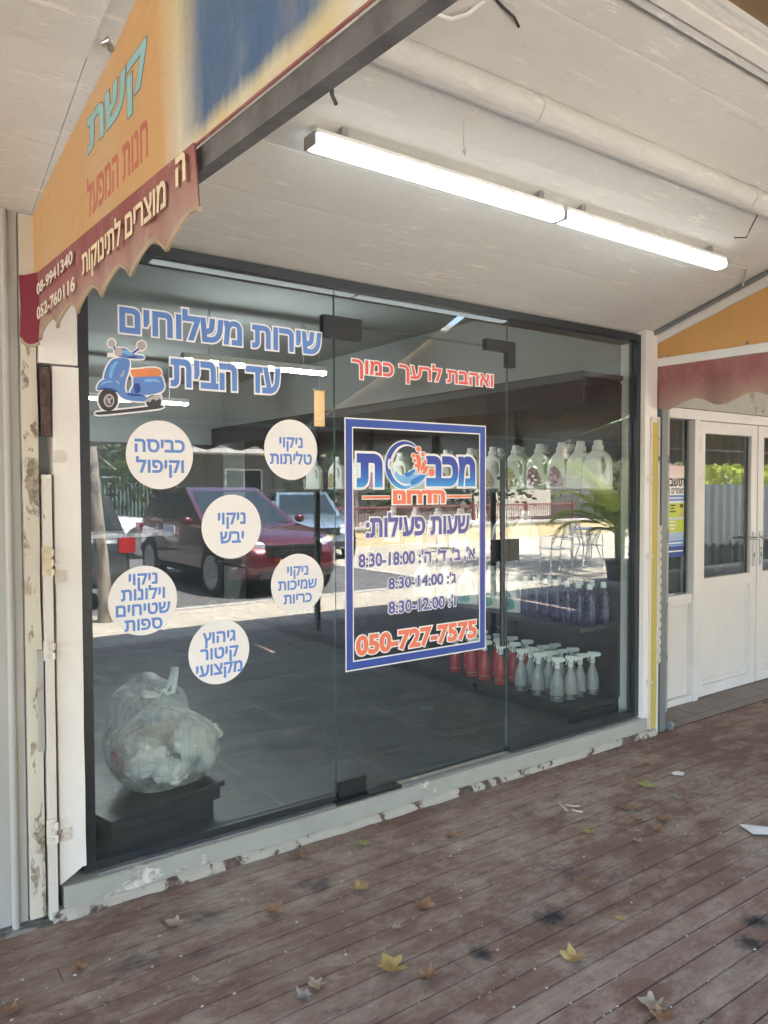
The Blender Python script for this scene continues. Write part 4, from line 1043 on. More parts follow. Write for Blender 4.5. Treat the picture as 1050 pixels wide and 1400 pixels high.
# scooter sticker (coordinates measured on an enlargement of the photograph)
sc_ = thing('scooter_sticker', 'sticker of a blue motor scooter with an orange seat on the window', 'sticker')
def zs(pts): return [fx(x*260/1050, 440+y*260/1050) for x, y in pts]
def zsm(pts, n=5): return zs(smooth_loop(pts, n))
shield = [(628,205),(680,200),(714,215),(710,270),(692,330),(690,375),(712,405),(800,412),(815,432),(790,440),(700,430),(655,400),(660,350),(640,325),(590,315),(572,312),(585,260),(605,225)]
fender = [(535,375),(545,340),(575,318),(615,315),(650,335),(668,370),(668,402),(640,380),(600,368),(560,370)]
cowl = [(738,305),(800,302),(880,298),(900,325),(905,365),(885,388),(830,402),(790,405),(740,402),(718,388),(735,350)]
seat = [(722,265),(760,262),(820,255),(870,258),(888,275),(880,299),(800,303),(740,305),(724,290)]
headset = [(640,165),(660,148),(690,148),(735,178),(790,190),(785,205),(730,203),(690,200),(650,192)]
exhaust = [(800,435),(840,410),(880,403),(885,420),(850,440),(815,442)]
shadow = [(530,500),(600,492),(700,482),(880,462),(886,478),(700,500),(545,514)]
fw, rw = ellipse(597,430,54,63,32), ellipse(848,442,42,38,24)
mir = [ellipse(615,118,19,20,20), ellipse(780,132,23,24,20)]
stalk = [[(622,135),(630,133),(645,160),(636,165)], [(765,143),(772,150),(735,178),(727,170)], [(598,176),(635,178),(635,188),(598,190)]]
lamp_ = ellipse(654,168,22,24,20)
parts_ = [smooth_loop(x, 3) for x in (shield, fender, cowl, seat, headset, exhaust, shadow)] + [fw, rw, lamp_] + mir + stalk
flat('outline', [zs(offset_loop(x, 9)) for x in parts_], G, .0002, M['txt_white'], sc_, .0003)
flat('shadow', [zsm(shadow, 3), zs(fw), zs(rw)], G, .0012, M['dark_vinyl'], sc_, .0002)
flat('bodywork', [zsm(x) for x in (shield, fender, cowl, headset)], G, .0018, M['txt_blue'], sc_, .0002)
flat('highlight', [zsm([(600,300),(612,250),(636,222),(650,222),(628,262),(616,308)]), zsm([(555,352),(570,332),(606,325),(620,332),(580,340)]), zsm([(800,318),(860,316),(884,336),(850,330),(805,332)]), zsm([(668,160),(700,160),(730,182),(700,182)])], G, .0024, M['ltblue_vinyl'], sc_, .0002)
flat('detail', [zsm([(738,350),(746,340),(770,346),(772,385),(745,392)]), zsm([(700,392),(780,404),(800,412),(720,408)]), zsm([(536,378),(560,366),(600,366),(640,378),(660,398),(640,388),(600,375),(560,376)]), zs(stalk[0]), zs(stalk[1]), zsm([(690,196),(740,203),(760,196),(735,190)])], G, .0026, M['txt_navy'], sc_, .0002)
flat('seat', [zsm(seat)], G, .0024, M['orange'], sc_, .0002)
flat('chrome_piece', [zs(lamp_), zs(mir[0]), zs(mir[1]), zs(ellipse(600,435,30,37,24)), zsm(exhaust), zsm([(664,300),(680,270),(686,272),(678,300),(668,306)])], G, .0030, M['grey_vinyl'], sc_, .0002)
flat('wheel_hub', [zs(ellipse(602,436,20,26,20)), zs(ellipse(845,440,14,12,14))], G, .0036, M['dark_vinyl'], sc_, .0002)
flat('wheel_spoke', [zs([(585,425),(597,415),(612,450),(600,456)]), zs([(612,415),(618,422),(596,450),(590,444)])], G, .0042, M['grey_vinyl'], sc_, .0002)

# framed opening-hours sign on the door
sg = thing('door_sign', 'blue framed sign on the glass door with logo, opening hours and phone number', 'sign')
x0, x1 = fx(471.5,745)[0], fx(664,735)[0]; z0, z1 = .702, 1.872
def ring(d0, d1, lift, mat, nm):
    b_ = []
    A0 = (x0+d0, x1-d0, z0+d0, z1-d0); A1 = (x0+d1, x1-d1, z0+d1, z1-d1)
    b_.append([(A0[0],A0[2]),(A0[1],A0[2]),(A1[1],A1[2]),(A1[0],A1[2])]); b_.append([(A1[0],A1[3]),(A1[1],A1[3]),(A0[1],A0[3]),(A0[0],A0[3])])
    b_.append([(A0[0],A0[2]),(A1[0],A1[2]),(A1[0],A1[3]),(A0[0],A0[3])]); b_.append([(A1[1],A1[2]),(A0[1],A0[2]),(A0[1],A0[3]),(A1[1],A1[3])])
    q = MB()
    for lp in b_: q.face([G(p[0], p[1], lift) for p in lp]); 
    for A_ in (A0, A1):
        c_ = [(A_[0],A_[2]),(A_[1],A_[2]),(A_[1],A_[3]),(A_[0],A_[3])]
        for i in range(4):
            p, p2 = c_[i], c_[(i+1)%4]; q.face([G(p[0],p[1],0), G(p2[0],p2[1],0), G(p2[0],p2[1],lift), G(p[0],p[1],lift)])
    q.build(nm, mat, sg, recalc=True)
ring(0, .047, .0006, M['txt_white'], 'frame_edge')
ring(.006, .041, .0010, mk_gradient('sign_blue', [(0, hx('2c4a9c')), (.55, hx('45489a')), (1, hx('2a4fa2'))], z0, z1), 'frame')  # purplish middle tone is a reflection put into the frame colour
grad = mk_gradient('logo_blue', [(0, hx('3fa0dc')), (.25, hx('2b74c4')), (.6, hx('2c4ba6')), (1, hx('2c419c'))], 1.55, 1.71)
def cr(x0_, y0_, x1_, y1_):     # rectangle from an enlarged crop of the sign
    a_, b_ = fx(460+x0_*.2095, 560+y1_*.2095), fx(460+x1_*.2095, 560+y0_*.2095); return (a_[0], b_[0], a_[1], b_[1])
def crz(x0_, x1_, z0_, z1_): 
    return (fx(460+x0_*.2095, 700)[0], fx(460+x1_*.2095, 700)[0], z0_, z1_)
outlined('l', 'בכמ', crz(585, 905, 1.556, 1.710), grad, '', '', .055, .05, sg)
outlined('l', 'ת', crz(132, 300, 1.552, 1.710), grad, '', '', .055, .05, sg)
def lg(pts): return [fx(460+x*.2095, 560+y*.2095) for x, y in pts]
ring_o = ellipse(440,362,122,155,30, 295, 60); 
outer = ellipse(440,362,122,156,36,-52,-330); inner = ellipse(462,358,100,128,36,-330,-52)
crescent = outer+inner
wave = [(385,400),(410,425),(450,430),(480,400),(510,392),(500,420),(520,425),(560,420),(578,430),(560,470),(510,502),(450,505),(405,480),(380,440)]
mid = ellipse(452,361,104,134,30,-70,-290)+ellipse(457,360,98,125,30,-290,-70)
flat('swirl_edge', [lg(offset_loop(crescent, 7)), lg(offset_loop(smooth_loop(wave,4), 6))], G, .0002, M['txt_white'], sg, .0003)
flat('swirl', [lg(crescent)], G, .0010, grad, sg, .0003)
flat('swirl_line', [lg(mid)], G, .0020, M['txt_white'], sg, .0003)
flat('wave', [lg(smooth_loop(wave, 4))], G, .0016, M['ltblue_vinyl'], sg, .0003)
flat('wave_crest', [lg(smooth_loop([(440,420),(470,408),(500,390),(512,398),(490,425),(460,440)], 4)), lg(smooth_loop([(480,470),(520,440),(570,425),(575,440),(530,475),(490,490)], 4))], G, .0026, simple('deep_wave_blue', hx('2d7cc8'), .5), sg, .0003)
flat('port_latch', [lg(ellipse(343,355,11,36,20))], G, .0020, M['txt_white'], sg, .0003)
drops = [ellipse(532,258,15,17,16), ellipse(561,292,12,15,14), ellipse(500,300,12,14,14), ellipse(507,332,10,12,14), ellipse(516,366,9,11,14), ellipse(618,410,21,25,20),
         smooth_loop([(512,300),(535,295),(548,330),(545,375),(530,415),(524,370),(520,330)], 3), smooth_loop([(545,400),(555,350),(585,325),(578,360),(560,395)], 3), smooth_loop([(555,415),(575,385),(592,392),(575,418)], 3), smooth_loop([(560,385),(585,368),(598,376),(575,398)], 3)]
flat('splash_edge', [lg(offset_loop(d, 5)) for d in drops], G, .0024, M['txt_white'], sg, .0003)
flat('splash', [lg(d) for d in drops], G, .0034, M['txt_orange'], sg, .0003)
outlined('l', 'םורדה', crz(368, 708, 1.472, 1.538), M['txt_orange'], '', '', .06, .07, sg)
for xa, xb in ((165, 350), (715, 880)):
    r_ = crz(xa, xb, 1.499, 1.511)
    flat('rule_edge', [[(r_[0],r_[2]-.004),(r_[1],r_[2]-.004),(r_[1],r_[3]+.004),(r_[0],r_[3]+.004)]], G, .0002, M['txt_white'], sg, .0003)
    flat('rule', [[(r_[0]+.003,r_[2]),(r_[1]-.003,r_[2]),(r_[1]-.003,r_[3]),(r_[0]+.003,r_[3])]], G, .0010, M['txt_orange'], sg, .0003)
outlined('l', ':תוליעפ תועש', crz(190, 868, 1.315, 1.432), M['txt_violet'], '', '', .035, .05, sg)
outlined('l', "8:30-18:00 :'ה ,'ד ,'ב ,'א", crz(142, 905, 1.168, 1.245), M['txt_violet'], '', '', .03, .055, sg)
outlined('l', "8:30-14:00 :'ג", crz(336, 778, 1.062, 1.122), M['txt_violet'], '', '', .03, .055, sg)
outlined('l', "8:30-12:00 :'ו", crz(336, 778, .945, 1.008), M['txt_violet'], '', '', .03, .055, sg)
outlined('l', '050-727-7575', crz(122, 915, .765, .862), M['txt_orange'], '', '', .045, .05, sg)

# ================================================================== THE STREET BEHIND THE CAMERA (seen reflected)
def paint(name, c, flake=.1):
    t = NT(name); t.base(t.ramp(t.noise(2), [(.3, tuple(x*.9 for x in c)), (.7, c)])); t.rough(.32); t.p.inputs['Metallic'].default_value = .35 if max(c) < .5 else 0
    t.p.inputs['Coat Weight'].default_value = 1; t.p.inputs['Coat Roughness'].default_value = .03; return t.m
def lerp(tab, x):
    for (x0, v0), (x1, v1) in zip(tab, tab[1:]):
        if x <= x1: return v0+(v1-v0)*(x-x0)/max(1e-6, x1-x0)
    return tab[-1][1]
def car(label, pm, loc, rz, L=4.4, W=1.84, H=1.62, belt=1.0, hood=.94, gh=(.02, .66, .10, .44), name='parked_car', detail=0, group='cars parked across the paving'):
    """x runs forward; gh: greenhouse rear base, front base, rear roof, front roof as fractions of the length"""
    t_ = thing(name, label, 'car', loc, rz, group)
    hw = W/2; X = lambda f: (f-.5)*L
    wid = [(0,.80),(.015,.90),(.07,.965),(.2,1),(.75,1),(.88,.965),(.955,.88),(.99,.74),(1,.66)]
    topz = [(0,belt*.86),(.02,belt*.95),(.06,belt),(.55,belt),(.68,hood),(.86,hood*.93),(.955,hood*.80),(.99,hood*.68),(1,hood*.62)]
    botz = [(0,.46),(.015,.36),(.06,.26),(.2,.2),(.8,.2),(.93,.21),(.985,.26),(1,.34)]
    st_ = [0,.008,.02,.05,.09,.15,.22,.3,.4,.5,.6,.68,.75,.82,.88,.92,.955,.975,.99,1]
    rings = []
    for f in st_:
        w_, zt, zb = hw*lerp(wid, f), lerp(topz, f), lerp(botz, f)
        half = [(0,zb),(.75*w_,zb),(.96*w_,zb+.06),(1.0*w_,zb+.28*(zt-zb)),(.985*w_,zb+.55*(zt-zb)),(.995*w_,zb+.74*(zt-zb)),(.955*w_,zt-.035),(.86*w_,zt),(.5*w_,zt+.02),(0,zt+.028)]
        ring_ = [(X(f), y_, z) for y_, z in half] + [(X(f), -y_, z) for y_, z in half[-2:0:-1]]
        rings.append(ring_)
    q = MB(); q.loft(rings)
    # greenhouse shell
    wb, wt = hw*.90, hw*.70
    rb, fb, rt, ft = (X(g) for g in gh)
    B_ = [(rb,-wb,belt-.06),(fb,-wb,belt-.08),(fb,wb,belt-.08),(rb,wb,belt-.06)]; T_ = [(rt,-wt,H-.03),(ft,-wt,H-.03),(ft,wt,H-.03),(rt,wt,H-.03)]
    body = q.build('body', pm, t_, True)
    g = MB(); vb = g.verts(B_); vt = g.verts(T_)
    for i in range(4): g.bm.faces.new([vb[i], vb[(i+1)%4], vt[(i+1)%4], vt[i]])
    g.bm.faces.new(vt); g.bm.faces.new(vb[::-1]); g.bevel(.07, 4)
    g.build('roof', pm, t_, True)
    def on(a, b_, c, d, u, v, out):   # bilinear point on a greenhouse face, pushed outwards
        a, b_, c, d = map(Vector, (a, b_, c, d)); n = (b_-a).cross(d-a).normalized()
        return (a*(1-u)+b_*u)*(1-v) + (d*(1-u)+c*u)*v + n*out
    def win(nm, quad, u0, u1, v0, v1, s_=0):
        w_ = MB(); pts = []
        for k in (0, .004): pts.append(w_.verts([on(*quad, u, v, .003+k) for u, v in ((u0+s_,v0),(u1,v0),(u1-s_*.3,v1),(u0+s_*1.6,v1))]))
        w_.bm.faces.new(pts[1]); w_.bm.faces.new(pts[0][::-1])
        for i in range(4): w_.bm.faces.new([pts[0][i], pts[0][(i+1)%4], pts[1][(i+1)%4], pts[1][i]])
        w_.build(nm, M['auto_glass'], t_)
    right = (B_[0], B_[1], T_[1], T_[0]); front = (B_[1], B_[2], T_[2], T_[1]); left = (B_[2], B_[3], T_[3], T_[2]); rear = (B_[3], B_[0], T_[0], T_[3])
    for u0, u1 in ((.07,.27),(.30,.58),(.61,.90)):
        win('side_window', right, u0, u1, .17, .86); win('side_window', left, 1-u1, 1-u0, .17, .86)
    win('windshield', front, .06, .94, .12, .90); win('rear_window', rear, .09, .91, .20, .86)
    for s_ in (-1, 1):
        # mirrors
        m_ = MB(); m_.lathe([(.02,-.09),(.06,-.06),(.075,0),(.06,.06),(.02,.09)], (fb-.30, s_*(hw+.07), belt+.05), 'y', 12, .8, 1); m_.build('mirror', pm, t_, True)
        for fx_ in (.195, .80):
            xw = X(fx_); R_ = .335
            wh = MB(); wh.lathe([(R_-.09,-.10),(R_-.01,-.10),(R_,-.085),(R_,.085),(R_-.01,.10),(R_-.09,.10)], (xw, s_*(hw-.10), R_), 'y', 28); tw = wh.build('wheel', M['rubber'], t_, True)
            rm = MB(); rm.lathe([(R_-.085,-.001),(R_-.075,.008),(R_-.10,.010)], (xw, s_*(hw+.002), R_), 'y', 24)
            for k in range(5):
                a = k*2*math.pi/5; ca, sa = math.cos(a), math.sin(a); r0, r1 = .03, R_-.09
                P_ = lambda r, o: (xw+ca*r-sa*o, R_+sa*r+ca*o)
                p4 = [P_(r0,-.03), P_(r1,-.022), P_(r1,.022), P_(r0,.03)]
                y0_, y1_ = s_*(hw+.004), s_*(hw+.018)
                f_ = rm.verts([(p[0], y1_, p[1]) for p in p4]); g_ = rm.verts([(p[0], y0_, p[1]) for p in p4])
                rm.bm.faces.new(f_); rm.bm.faces.new(g_[::-1])
                for i in range(4): rm.bm.faces.new([g_[i], g_[(i+1)%4], f_[(i+1)%4], f_[i]])
            rm.build('rim', M['alloy'], tw)
            ar = MB(); ar.lathe([(R_+.0,-.006),(R_+.055,-.006),(R_+.055,.006),(R_+.0,.006)], (xw, s_*(hw-.002), R_+.01), 'y', 30); ar.build('wheel_arch', M['rubber'], t_, True)
        # lamps
        zl = hood*.76
        hl = MB(); hl.loft([[(X(.985)+.01, s_*hw*.50, zl-.045),(X(.985)+.02, s_*hw*.50, zl+.01),(X(.955), s_*hw*.50, zl+.05)], [(X(.955)+.01, s_*hw*.80, zl-.04),(X(.955)+.015, s_*hw*.80, zl+.035),(X(.93), s_*hw*.80, zl+.075)], [(X(.87), s_*(hw*.975), zl+.03),(X(.87), s_*(hw*.975), zl+.09),(X(.88), s_*(hw*.93), zl+.10)]]); hl.build('headlight', M['lens'], t_, True)
        tl = MB(); tl.box(X(.0)-.012, X(.055), min(s_*hw*.72, s_*hw*.958), max(s_*hw*.72, s_*hw*.958), belt*.74, belt*.93); tl.bevel(.03, 3); tl.build('taillight', M['tail'], t_, True)
    part('front_bumper', M['rubber'], t_, lambda z_: z_.box(X(.975), X(1.0)+.006, -hw*.62, hw*.62, .30, .40), .02, True)
    part('rear_bumper', M['rubber'], t_, lambda z_: z_.box(X(0)-.012, X(.01), -hw*.72, hw*.72, .36, .46), .02, True)
    gr = part('grille', M['black_lam'], t_, lambda z_: z_.box(X(.98), X(1.0)+.004, -hw*.48, hw*.48, hood*.60, hood*.755), .012, True)
    part('grille_bar', M['chrome'], gr, lambda z_: [z_.box(X(1.0)+.003, X(1.0)+.014, -hw*.50, hw*.50, hood*k, hood*k+.014) for k in (.61, .665, .72)], .003)
    for f_, nm in ((X(1.0)+.008, 'number_plate'), (X(0)-.016, 'number_plate')):
        zz = (.44, .55) if f_ > 0 else (belt*.74, belt*.74+.11)
        part(nm, M['plate'], t_, lambda z_: z_.box(f_-.004, f_+.004, -.26, .26, zz[0], zz[1]), .003)
    part('side_trim', M['rubber'], t_, lambda z_: (z_.box(X(.28), X(.72), hw*.99, hw*1.004, .27, .36), z_.box(X(.28), X(.72), -hw*1.004, -hw*.99, .27, .36)), .006)
    if detail:
        e = MB(); dm = [(0,.085),(.058,0),(0,-.085),(-.058,0)]; di = [(0,.042),(.026,0),(0,-.042),(-.026,0)]
        zc, xe = hood*.70, X(1.0)+.016
        O1, I1, O0, I0 = ([e.bm.verts.new((xe+d_, p[0], zc+p[1])) for p in s_] for s_, d_ in ((dm,.010),(di,.010),(dm,-.01),(di,-.01)))
        for i in range(4):
            j = (i+1)%4
            e.bm.faces.new([O1[i],O1[j],I1[j],I1[i]]); e.bm.faces.new([O0[i],O0[j],O1[j],O1[i]]); e.bm.faces.new([I1[i],I1[j],I0[j],I0[i]])
        e.build('emblem', M['chrome'], t_)
        for s_ in (-1, 1):
            cl = MB(); cl.tube([(X(.985)+.02, s_*hw*.12, hood*.56),(X(.985)+.0, s_*hw*.42, hood*.66),(X(.96), s_*hw*.66, hood*.69)], .014, 8); cl.build('chrome_line', M['chrome'], t_, True)
            fg = MB(); fg.lathe([(.02,-.01),(.05,-.01),(.055,.02),(.03,.028),(.0,.028)], (X(.97), s_*hw*.68, .42), 'x', 16); fg.build('fog_light', M['lens'], t_, True)
            fs = MB(); fs.tube([(X(.93), s_*hw*.93, .42),(X(.965), s_*hw*.82, .49),(X(.985), s_*hw*.55, .50)], .012, 8); fs.build('fog_trim', M['chrome'], t_, True)
        part('door_notice', M['sticker'], t_, lambda z_: z_.box(X(.36), X(.47), -0.003+hw*.998, hw*1.006, .82, .97), .0)
    return t_
car('dark wine red family car parked nose toward the shop, reflected behind the round stickers', paint('wine_red_paint', (.085,.005,.012)), (5.49, -6.85-2.2, -.026), R(90), 4.4, 1.85, 1.62, 1.02, 1.0, (.03, .70, .09, .42), detail=1)
car('dark grey hatchback parked with its red tail lamp toward the shop, at the left', paint('dark_grey_paint', (.045,.05,.055)), (2.40, -7.15-2.1, -.026), R(-90), 4.2, 1.80, 1.50, 1.0, .94, (.05, .66, .075, .44))
car('white car parked beyond the dark grey hatchback', paint('white_car_paint', (.72,.73,.73)), (4.5, -15.2, -.026), R(8), 4.3, 1.80, 1.58, 1.0)
car('silver blue car parked to the right of the wine red car', paint('silver_blue_paint', (.20,.27,.33)), (9.4, -13.4, -.03), R(110), 4.3, 1.78, 1.50, .96)
car('pale blue car at the back of the car park behind the silver blue one', paint('pale_blue_paint', (.33,.40,.47)), (9.6, -16.5, -.03), R(12), 4.3, 1.78, 1.48, .96)

def mk_leaf(name, a, b_, tr=.35):
    t = NT(name); c = t.ramp(t.noise(1.1, 3), [(.3, a), (.7, b_)])
    d = t.n('ShaderNodeBsdfDiffuse'); l_ = t.n('ShaderNodeBsdfTranslucent'); t.l(c, d.inputs[0]); t.l(t.mix(.5, c, (.20,.24,.03)), l_.inputs[0])
    mx = t.n('ShaderNodeMixShader'); mx.inputs[0].default_value = tr; t.l(d.outputs[0], mx.inputs[1]); t.l(l_.outputs[0], mx.inputs[2]); t.l(mx.outputs[0], t.out.inputs[0]); return t.m
M['bark'] = peel('tree_bark', (.27,.23,.18), (.16,.13,.10), .52, 9, .4, (.2,.17,.14), .9)
LEAF = [mk_leaf('leaf_dark', (.035,.065,.020), (.06,.095,.03)), mk_leaf('leaf_mid', (.055,.095,.025), (.10,.14,.035)), mk_leaf('leaf_yellow', (.14,.17,.03), (.22,.23,.04))]
def tree(label, loc, h, rad, th=.10, n=2600, leaf=0, lean=(0,0), size=.16, name='tree', sd=1, low=.42, group='street trees and shrubs'):
    t_ = thing(name, label, 'tree' if name == 'tree' else 'shrub', loc, 0, group); rr = random.Random(sd)
    top = Vector((lean[0], lean[1], h*.62)); q = MB()
    q.tube([Vector((lean[0]*k+.04*math.sin(k*5+sd), lean[1]*k+.03*math.sin(k*7), top.z*k)) for k in (0,.06,.2,.4,.6,.8,1)], [th*1.5,th*1.05,th,th*.92,th*.82,th*.7,th*.5], 12)
    ends = []
    for i in range(9):
        a = i*2.4+rr.uniform(-.3,.3); st_ = top*rr.uniform(.6,.98); e = Vector((math.cos(a)*rad*rr.uniform(.45,.8), math.sin(a)*rad*rr.uniform(.45,.8), h*rr.uniform(low+.12,.95)))+Vector((lean[0],lean[1],0))
        q.tube([st_, (st_+e)/2+Vector((0,0,.12*h*rr.random())), e], [th*.42, th*.28, th*.1], 7); ends.append(e)
    q.build('trunk', M['bark'], t_, True)
    c = MB(); cl = [(e, rad*rr.uniform(.32,.5)) for e in ends] + [(Vector((lean[0]+rr.uniform(-.5,.5)*rad, lean[1]+rr.uniform(-.5,.5)*rad, h*rr.uniform(low+.1,.93))), rad*rr.uniform(.3,.45)) for _ in range(12)]
    for i in range(n):
        ce, cr_ = cl[rr.randrange(len(cl))]
        d = Vector((rr.gauss(0,1), rr.gauss(0,1), rr.gauss(0,.8))).normalized()*cr_*rr.random()**.45
        p = ce+d; s_ = size*rr.uniform(.6,1.25)
        u = Vector((rr.gauss(0,1), rr.gauss(0,1), rr.gauss(0,.6))).normalized(); v = u.orthogonal().normalized(); v = (v+u.cross(v)*rr.uniform(-1,1)).normalized()
        c.bm.faces.new(c.verts([p-u*s_*.5, p+v*s_*.28, p+u*s_*.5, p-v*s_*.28]))
    c.build('crown', LEAF[leaf], t_, recalc=False)
    return t_
tree('slim tree with a pale leaning trunk between the paving and the dark grey hatchback', (2.62, -6.35, -.03), 6.4, 1.5, .075, 1800, 1, (-.18, .1), .15, sd=2, low=.55)
tree('large dark tree at the left behind the parked cars', (-1.5, -17.5, -.1), 7.5, 3.2, .2, 3600, 0, size=.26, sd=3, low=.2)
tree('leafy tree behind the white car', (3.4, -20.5, -.1), 6.5, 2.8, .16, 3200, 0, size=.24, sd=4, low=.25)
tree('dusty green tree behind the wine red car', (8.4, -21.5, -.1), 6.8, 2.6, .16, 3000, 1, size=.24, sd=5, low=.3)
tree('broad plaza tree shading the white chairs', (13.2, -5.95, -.03), 6.0, 2.0, .14, 3400, 0, size=.22, sd=6, low=.55)
tree('tree at the far side of the plaza', (17.0, -19.5, -.1), 7.0, 3.0, .18, 3200, 1, size=.25, sd=7, low=.25)
tree('dense dark tree just behind the red railing', (13.6, -17.6, -.1), 6.2, 2.9, .16, 4200, 0, size=.24, sd=12, low=.12)
tree('second dense dark tree behind the red railing, farther right', (19.0, -17.0, -.1), 6.4, 3.0, .16, 4200, 0, size=.24, sd=13, low=.12)
tree('bushy dark tree behind the green fence near the white car', (5.8, -20.4, -.1), 5.6, 2.7, .15, 3800, 0, size=.24, sd=14, low=.12)
tree('far tree at the right end of the plaza', (25, -17, -.1), 7.5, 3.2, .2, 3200, 1, size=.26, sd=8, low=.2)
tree('yellow green bush reflected in the white doors', (18.5, -7.2, -.03), 3.6, 1.9, .08, 2600, 2, size=.17, name='shrub', sd=9, low=.35)
tree('second yellow green bush beyond the first one by the white doors', (22.5, -9.0, -.03), 3.9, 2.0, .08, 2600, 2, size=.18, name='shrub', sd=10, low=.3)

def palm(label, loc, n=26, ln=1.15, h=.75, sd=1):
    t_ = thing('palm', label, 'palm', loc); rr = random.Random(sd)
    q = MB(); q.lathe([(.16,0),(.20,.02),(.24,.34),(.25,.36),(.22,.36),(.20,.33)], n=20); q.build('pot', simple('dark_planter', (.10,.09,.085), .7), t_, True)
    q = MB()
    for k in range(5):
        a = k*1.3; q.tube([(.05*math.cos(a),.05*math.sin(a),.30),(.07*math.cos(a),.07*math.sin(a),h*.8),(.09*math.cos(a),.09*math.sin(a),h)], [.03,.022,.014], 8)
    q.build('stem', simple('palm_stem', (.20,.22,.08), .7), t_, True)
    for k in range(n):
        f = MB(); a = k*2.399+rr.uniform(-.2,.2); el = rr.uniform(.35,1.35); L_ = ln*rr.uniform(.75,1.1)
        d = Vector((math.cos(a), math.sin(a), 0)); pts = []
        for i in range(11):
            s_ = i/10; an = el-1.55*s_*s_*(1.15-el*.35)
            p = (pts[-1] + (d*math.cos(an)+Vector((0,0,1))*math.sin(an))*L_/10) if pts else Vector((d.x*.08, d.y*.08, h*rr.uniform(.7,1)))
            pts.append(p)
        f.tube(pts, [.008-.0006*i for i in range(11)], 5)
        for i in range(2, 11):
            for half in (0, .5):
                if i == 10 and half: continue
                p = pts[i]+(pts[min(i+1,10)]-pts[i])*half; tg = (pts[min(i+1,10)]-pts[i-1]).normalized(); side = tg.cross(Vector((0,0,1))).normalized(); ll = .30*math.sin(math.pi*(.18+.8*i/11))
                for s_ in (-1, 1):
                    tip = p+(side*s_*.8+tg*.6+Vector((0,0,-.12))).normalized()*ll; w_ = tg*.013
                    f.bm.faces.new(f.verts([p-w_, p+w_, (p+tip)/2+w_*1.1+Vector((0,0,.02)), tip]))
        f.build('frond', LEAF[2] if k % 3 else LEAF[1], t_, recalc=False)
    return t_
palm('potted feathery palm in sun and shade, reflected at the right edge of the window', (10.85, -5.25, -.03), 34, 1.45, 1.0, 3)

# plaza furniture
M['white_wire'] = simple('white_metal_tube', (.74,.73,.70), .4)
def chair(label, loc, rz):
    t_ = thing('metal_chair', label, 'chair', loc, rz, 'white metal chairs on the plaza')
    for sx, sy in ((1,1),(1,-1),(-1,1),(-1,-1)):
        q = MB(); pts = [(sx*.23, sy*.22, 0), (sx*.20, sy*.20, .44)]
        if sx < 0: pts += [(-.25, sy*.20, .66), (-.29, sy*.19, .86)]
        q.tube(pts, .013, 8); q.build('leg', M['white_wire'], t_, True)
    q = MB()
    for k in range(11): q.box(-.22+k*.04, -.195+k*.04, -.21, .21, .44, .452)
    q.box(-.222, .23, -.222, -.209, .436, .456); q.box(-.222, .23, .209, .222, .436, .456); q.build('seat', M['white_wire'], t_)
    q = MB()
    for k in range(8): q.tube([(-.245,-.17+k*.0486,.60),(-.285,-.17+k*.0486,.85)], .006, 6)
    q.tube([(-.245,-.2,.60),(-.245,.2,.60)], .010, 8); q.tube([(-.29,-.19,.86),(-.30,0,.875),(-.29,.19,.86)], .012, 8); q.build('backrest', M['white_wire'], t_, True)
    for s_ in (-1, 1):
        q = MB(); q.tube([(-.265,s_*.205,.66),(0,s_*.235,.67),(.19,s_*.225,.655),(.215,s_*.215,.45)], .012, 8); q.build('armrest', M['white_wire'], t_, True)
    return t_
def table(label, loc, r=.40, h=.72):
    t_ = thing('round_table', label, 'table', loc, 0, 'white tables on the plaza')
    q = MB(); q.lathe([(r-.01,h-.02),(r,h-.015),(r,h),(r-.01,h+.004)], n=32); q.build('tabletop', M['white_wire'], t_, True)
    for k in range(4):
        a = R(45+90*k); q = MB(); q.tube([(math.cos(a)*.30, math.sin(a)*.30, 0), (math.cos(a)*.16, math.sin(a)*.16, .4), (math.cos(a)*.26, math.sin(a)*.26, h-.02)], .013, 8); q.build('leg', M['white_wire'], t_, True)
    return t_
chair('white metal armchair standing in the sun on the plaza, left of the palm', (10.95, -6.75, -.03), R(200))
chair('white metal chair pulled up to the round table by the palm', (12.15, -7.0, -.03), R(20))
table('white round metal table beside the palm', (12.9, -7.6, -.03))
chair('white metal chair at the far table on the plaza', (12.2, -11.6, -.03), R(160))
table('white round metal table farther out on the plaza', (13.2, -12.0, -.03))
pw_ = thing('planter_wall', 'low pale yellow wall along the back of the plaza', 'wall')
part('wall', simple('pale_yellow_render', (.52,.42,.24), .85, 0, .1), pw_, lambda q: q.box(9.6, 24, -14.6, -14.3, -.03, .42), .01)
part('coping', M['kerb'], pw_, lambda q: q.box(9.55, 24.05, -14.65, -14.25, .421, .48), .01)
def fence(label, x0, x1, y_, h, mat, panel):
    t_ = thing('fence', label, 'fence')
    q = MB()
    k = x0
    while k < x1: q.box(k, k+.022, y_-.012, y_+.012, .05, h); k += .11
    q.box(x0, x1, y_-.018, y_+.018, h-.05, h); q.box(x0, x1, y_-.018, y_+.018, .10, .14); q.build('railing', mat, t_)
    k = x0
    while k <= x1+.01: part('post', mat, t_, lambda z_: z_.box(k-.035, k+.035, y_-.035, y_+.035, -.03, h+.08), .004); k += 2.4
    if panel: part('screen', panel, t_, lambda z_: z_.box(x0, x1, y_-.05, y_-.04, .1, h-.06), 0)
    return t_
fence('green mesh covered fence behind the car park', -9, 8.0, -19.2, 1.9, M['drain'], simple('green_fence_mesh', (.06,.10,.075), .9, 0, .3, 6))
fence('red railing along the back of the plaza above the yellow wall', 9.6, 21.6, -15.4, 1.0, simple('red_railing', (.20,.065,.055), .6), None)
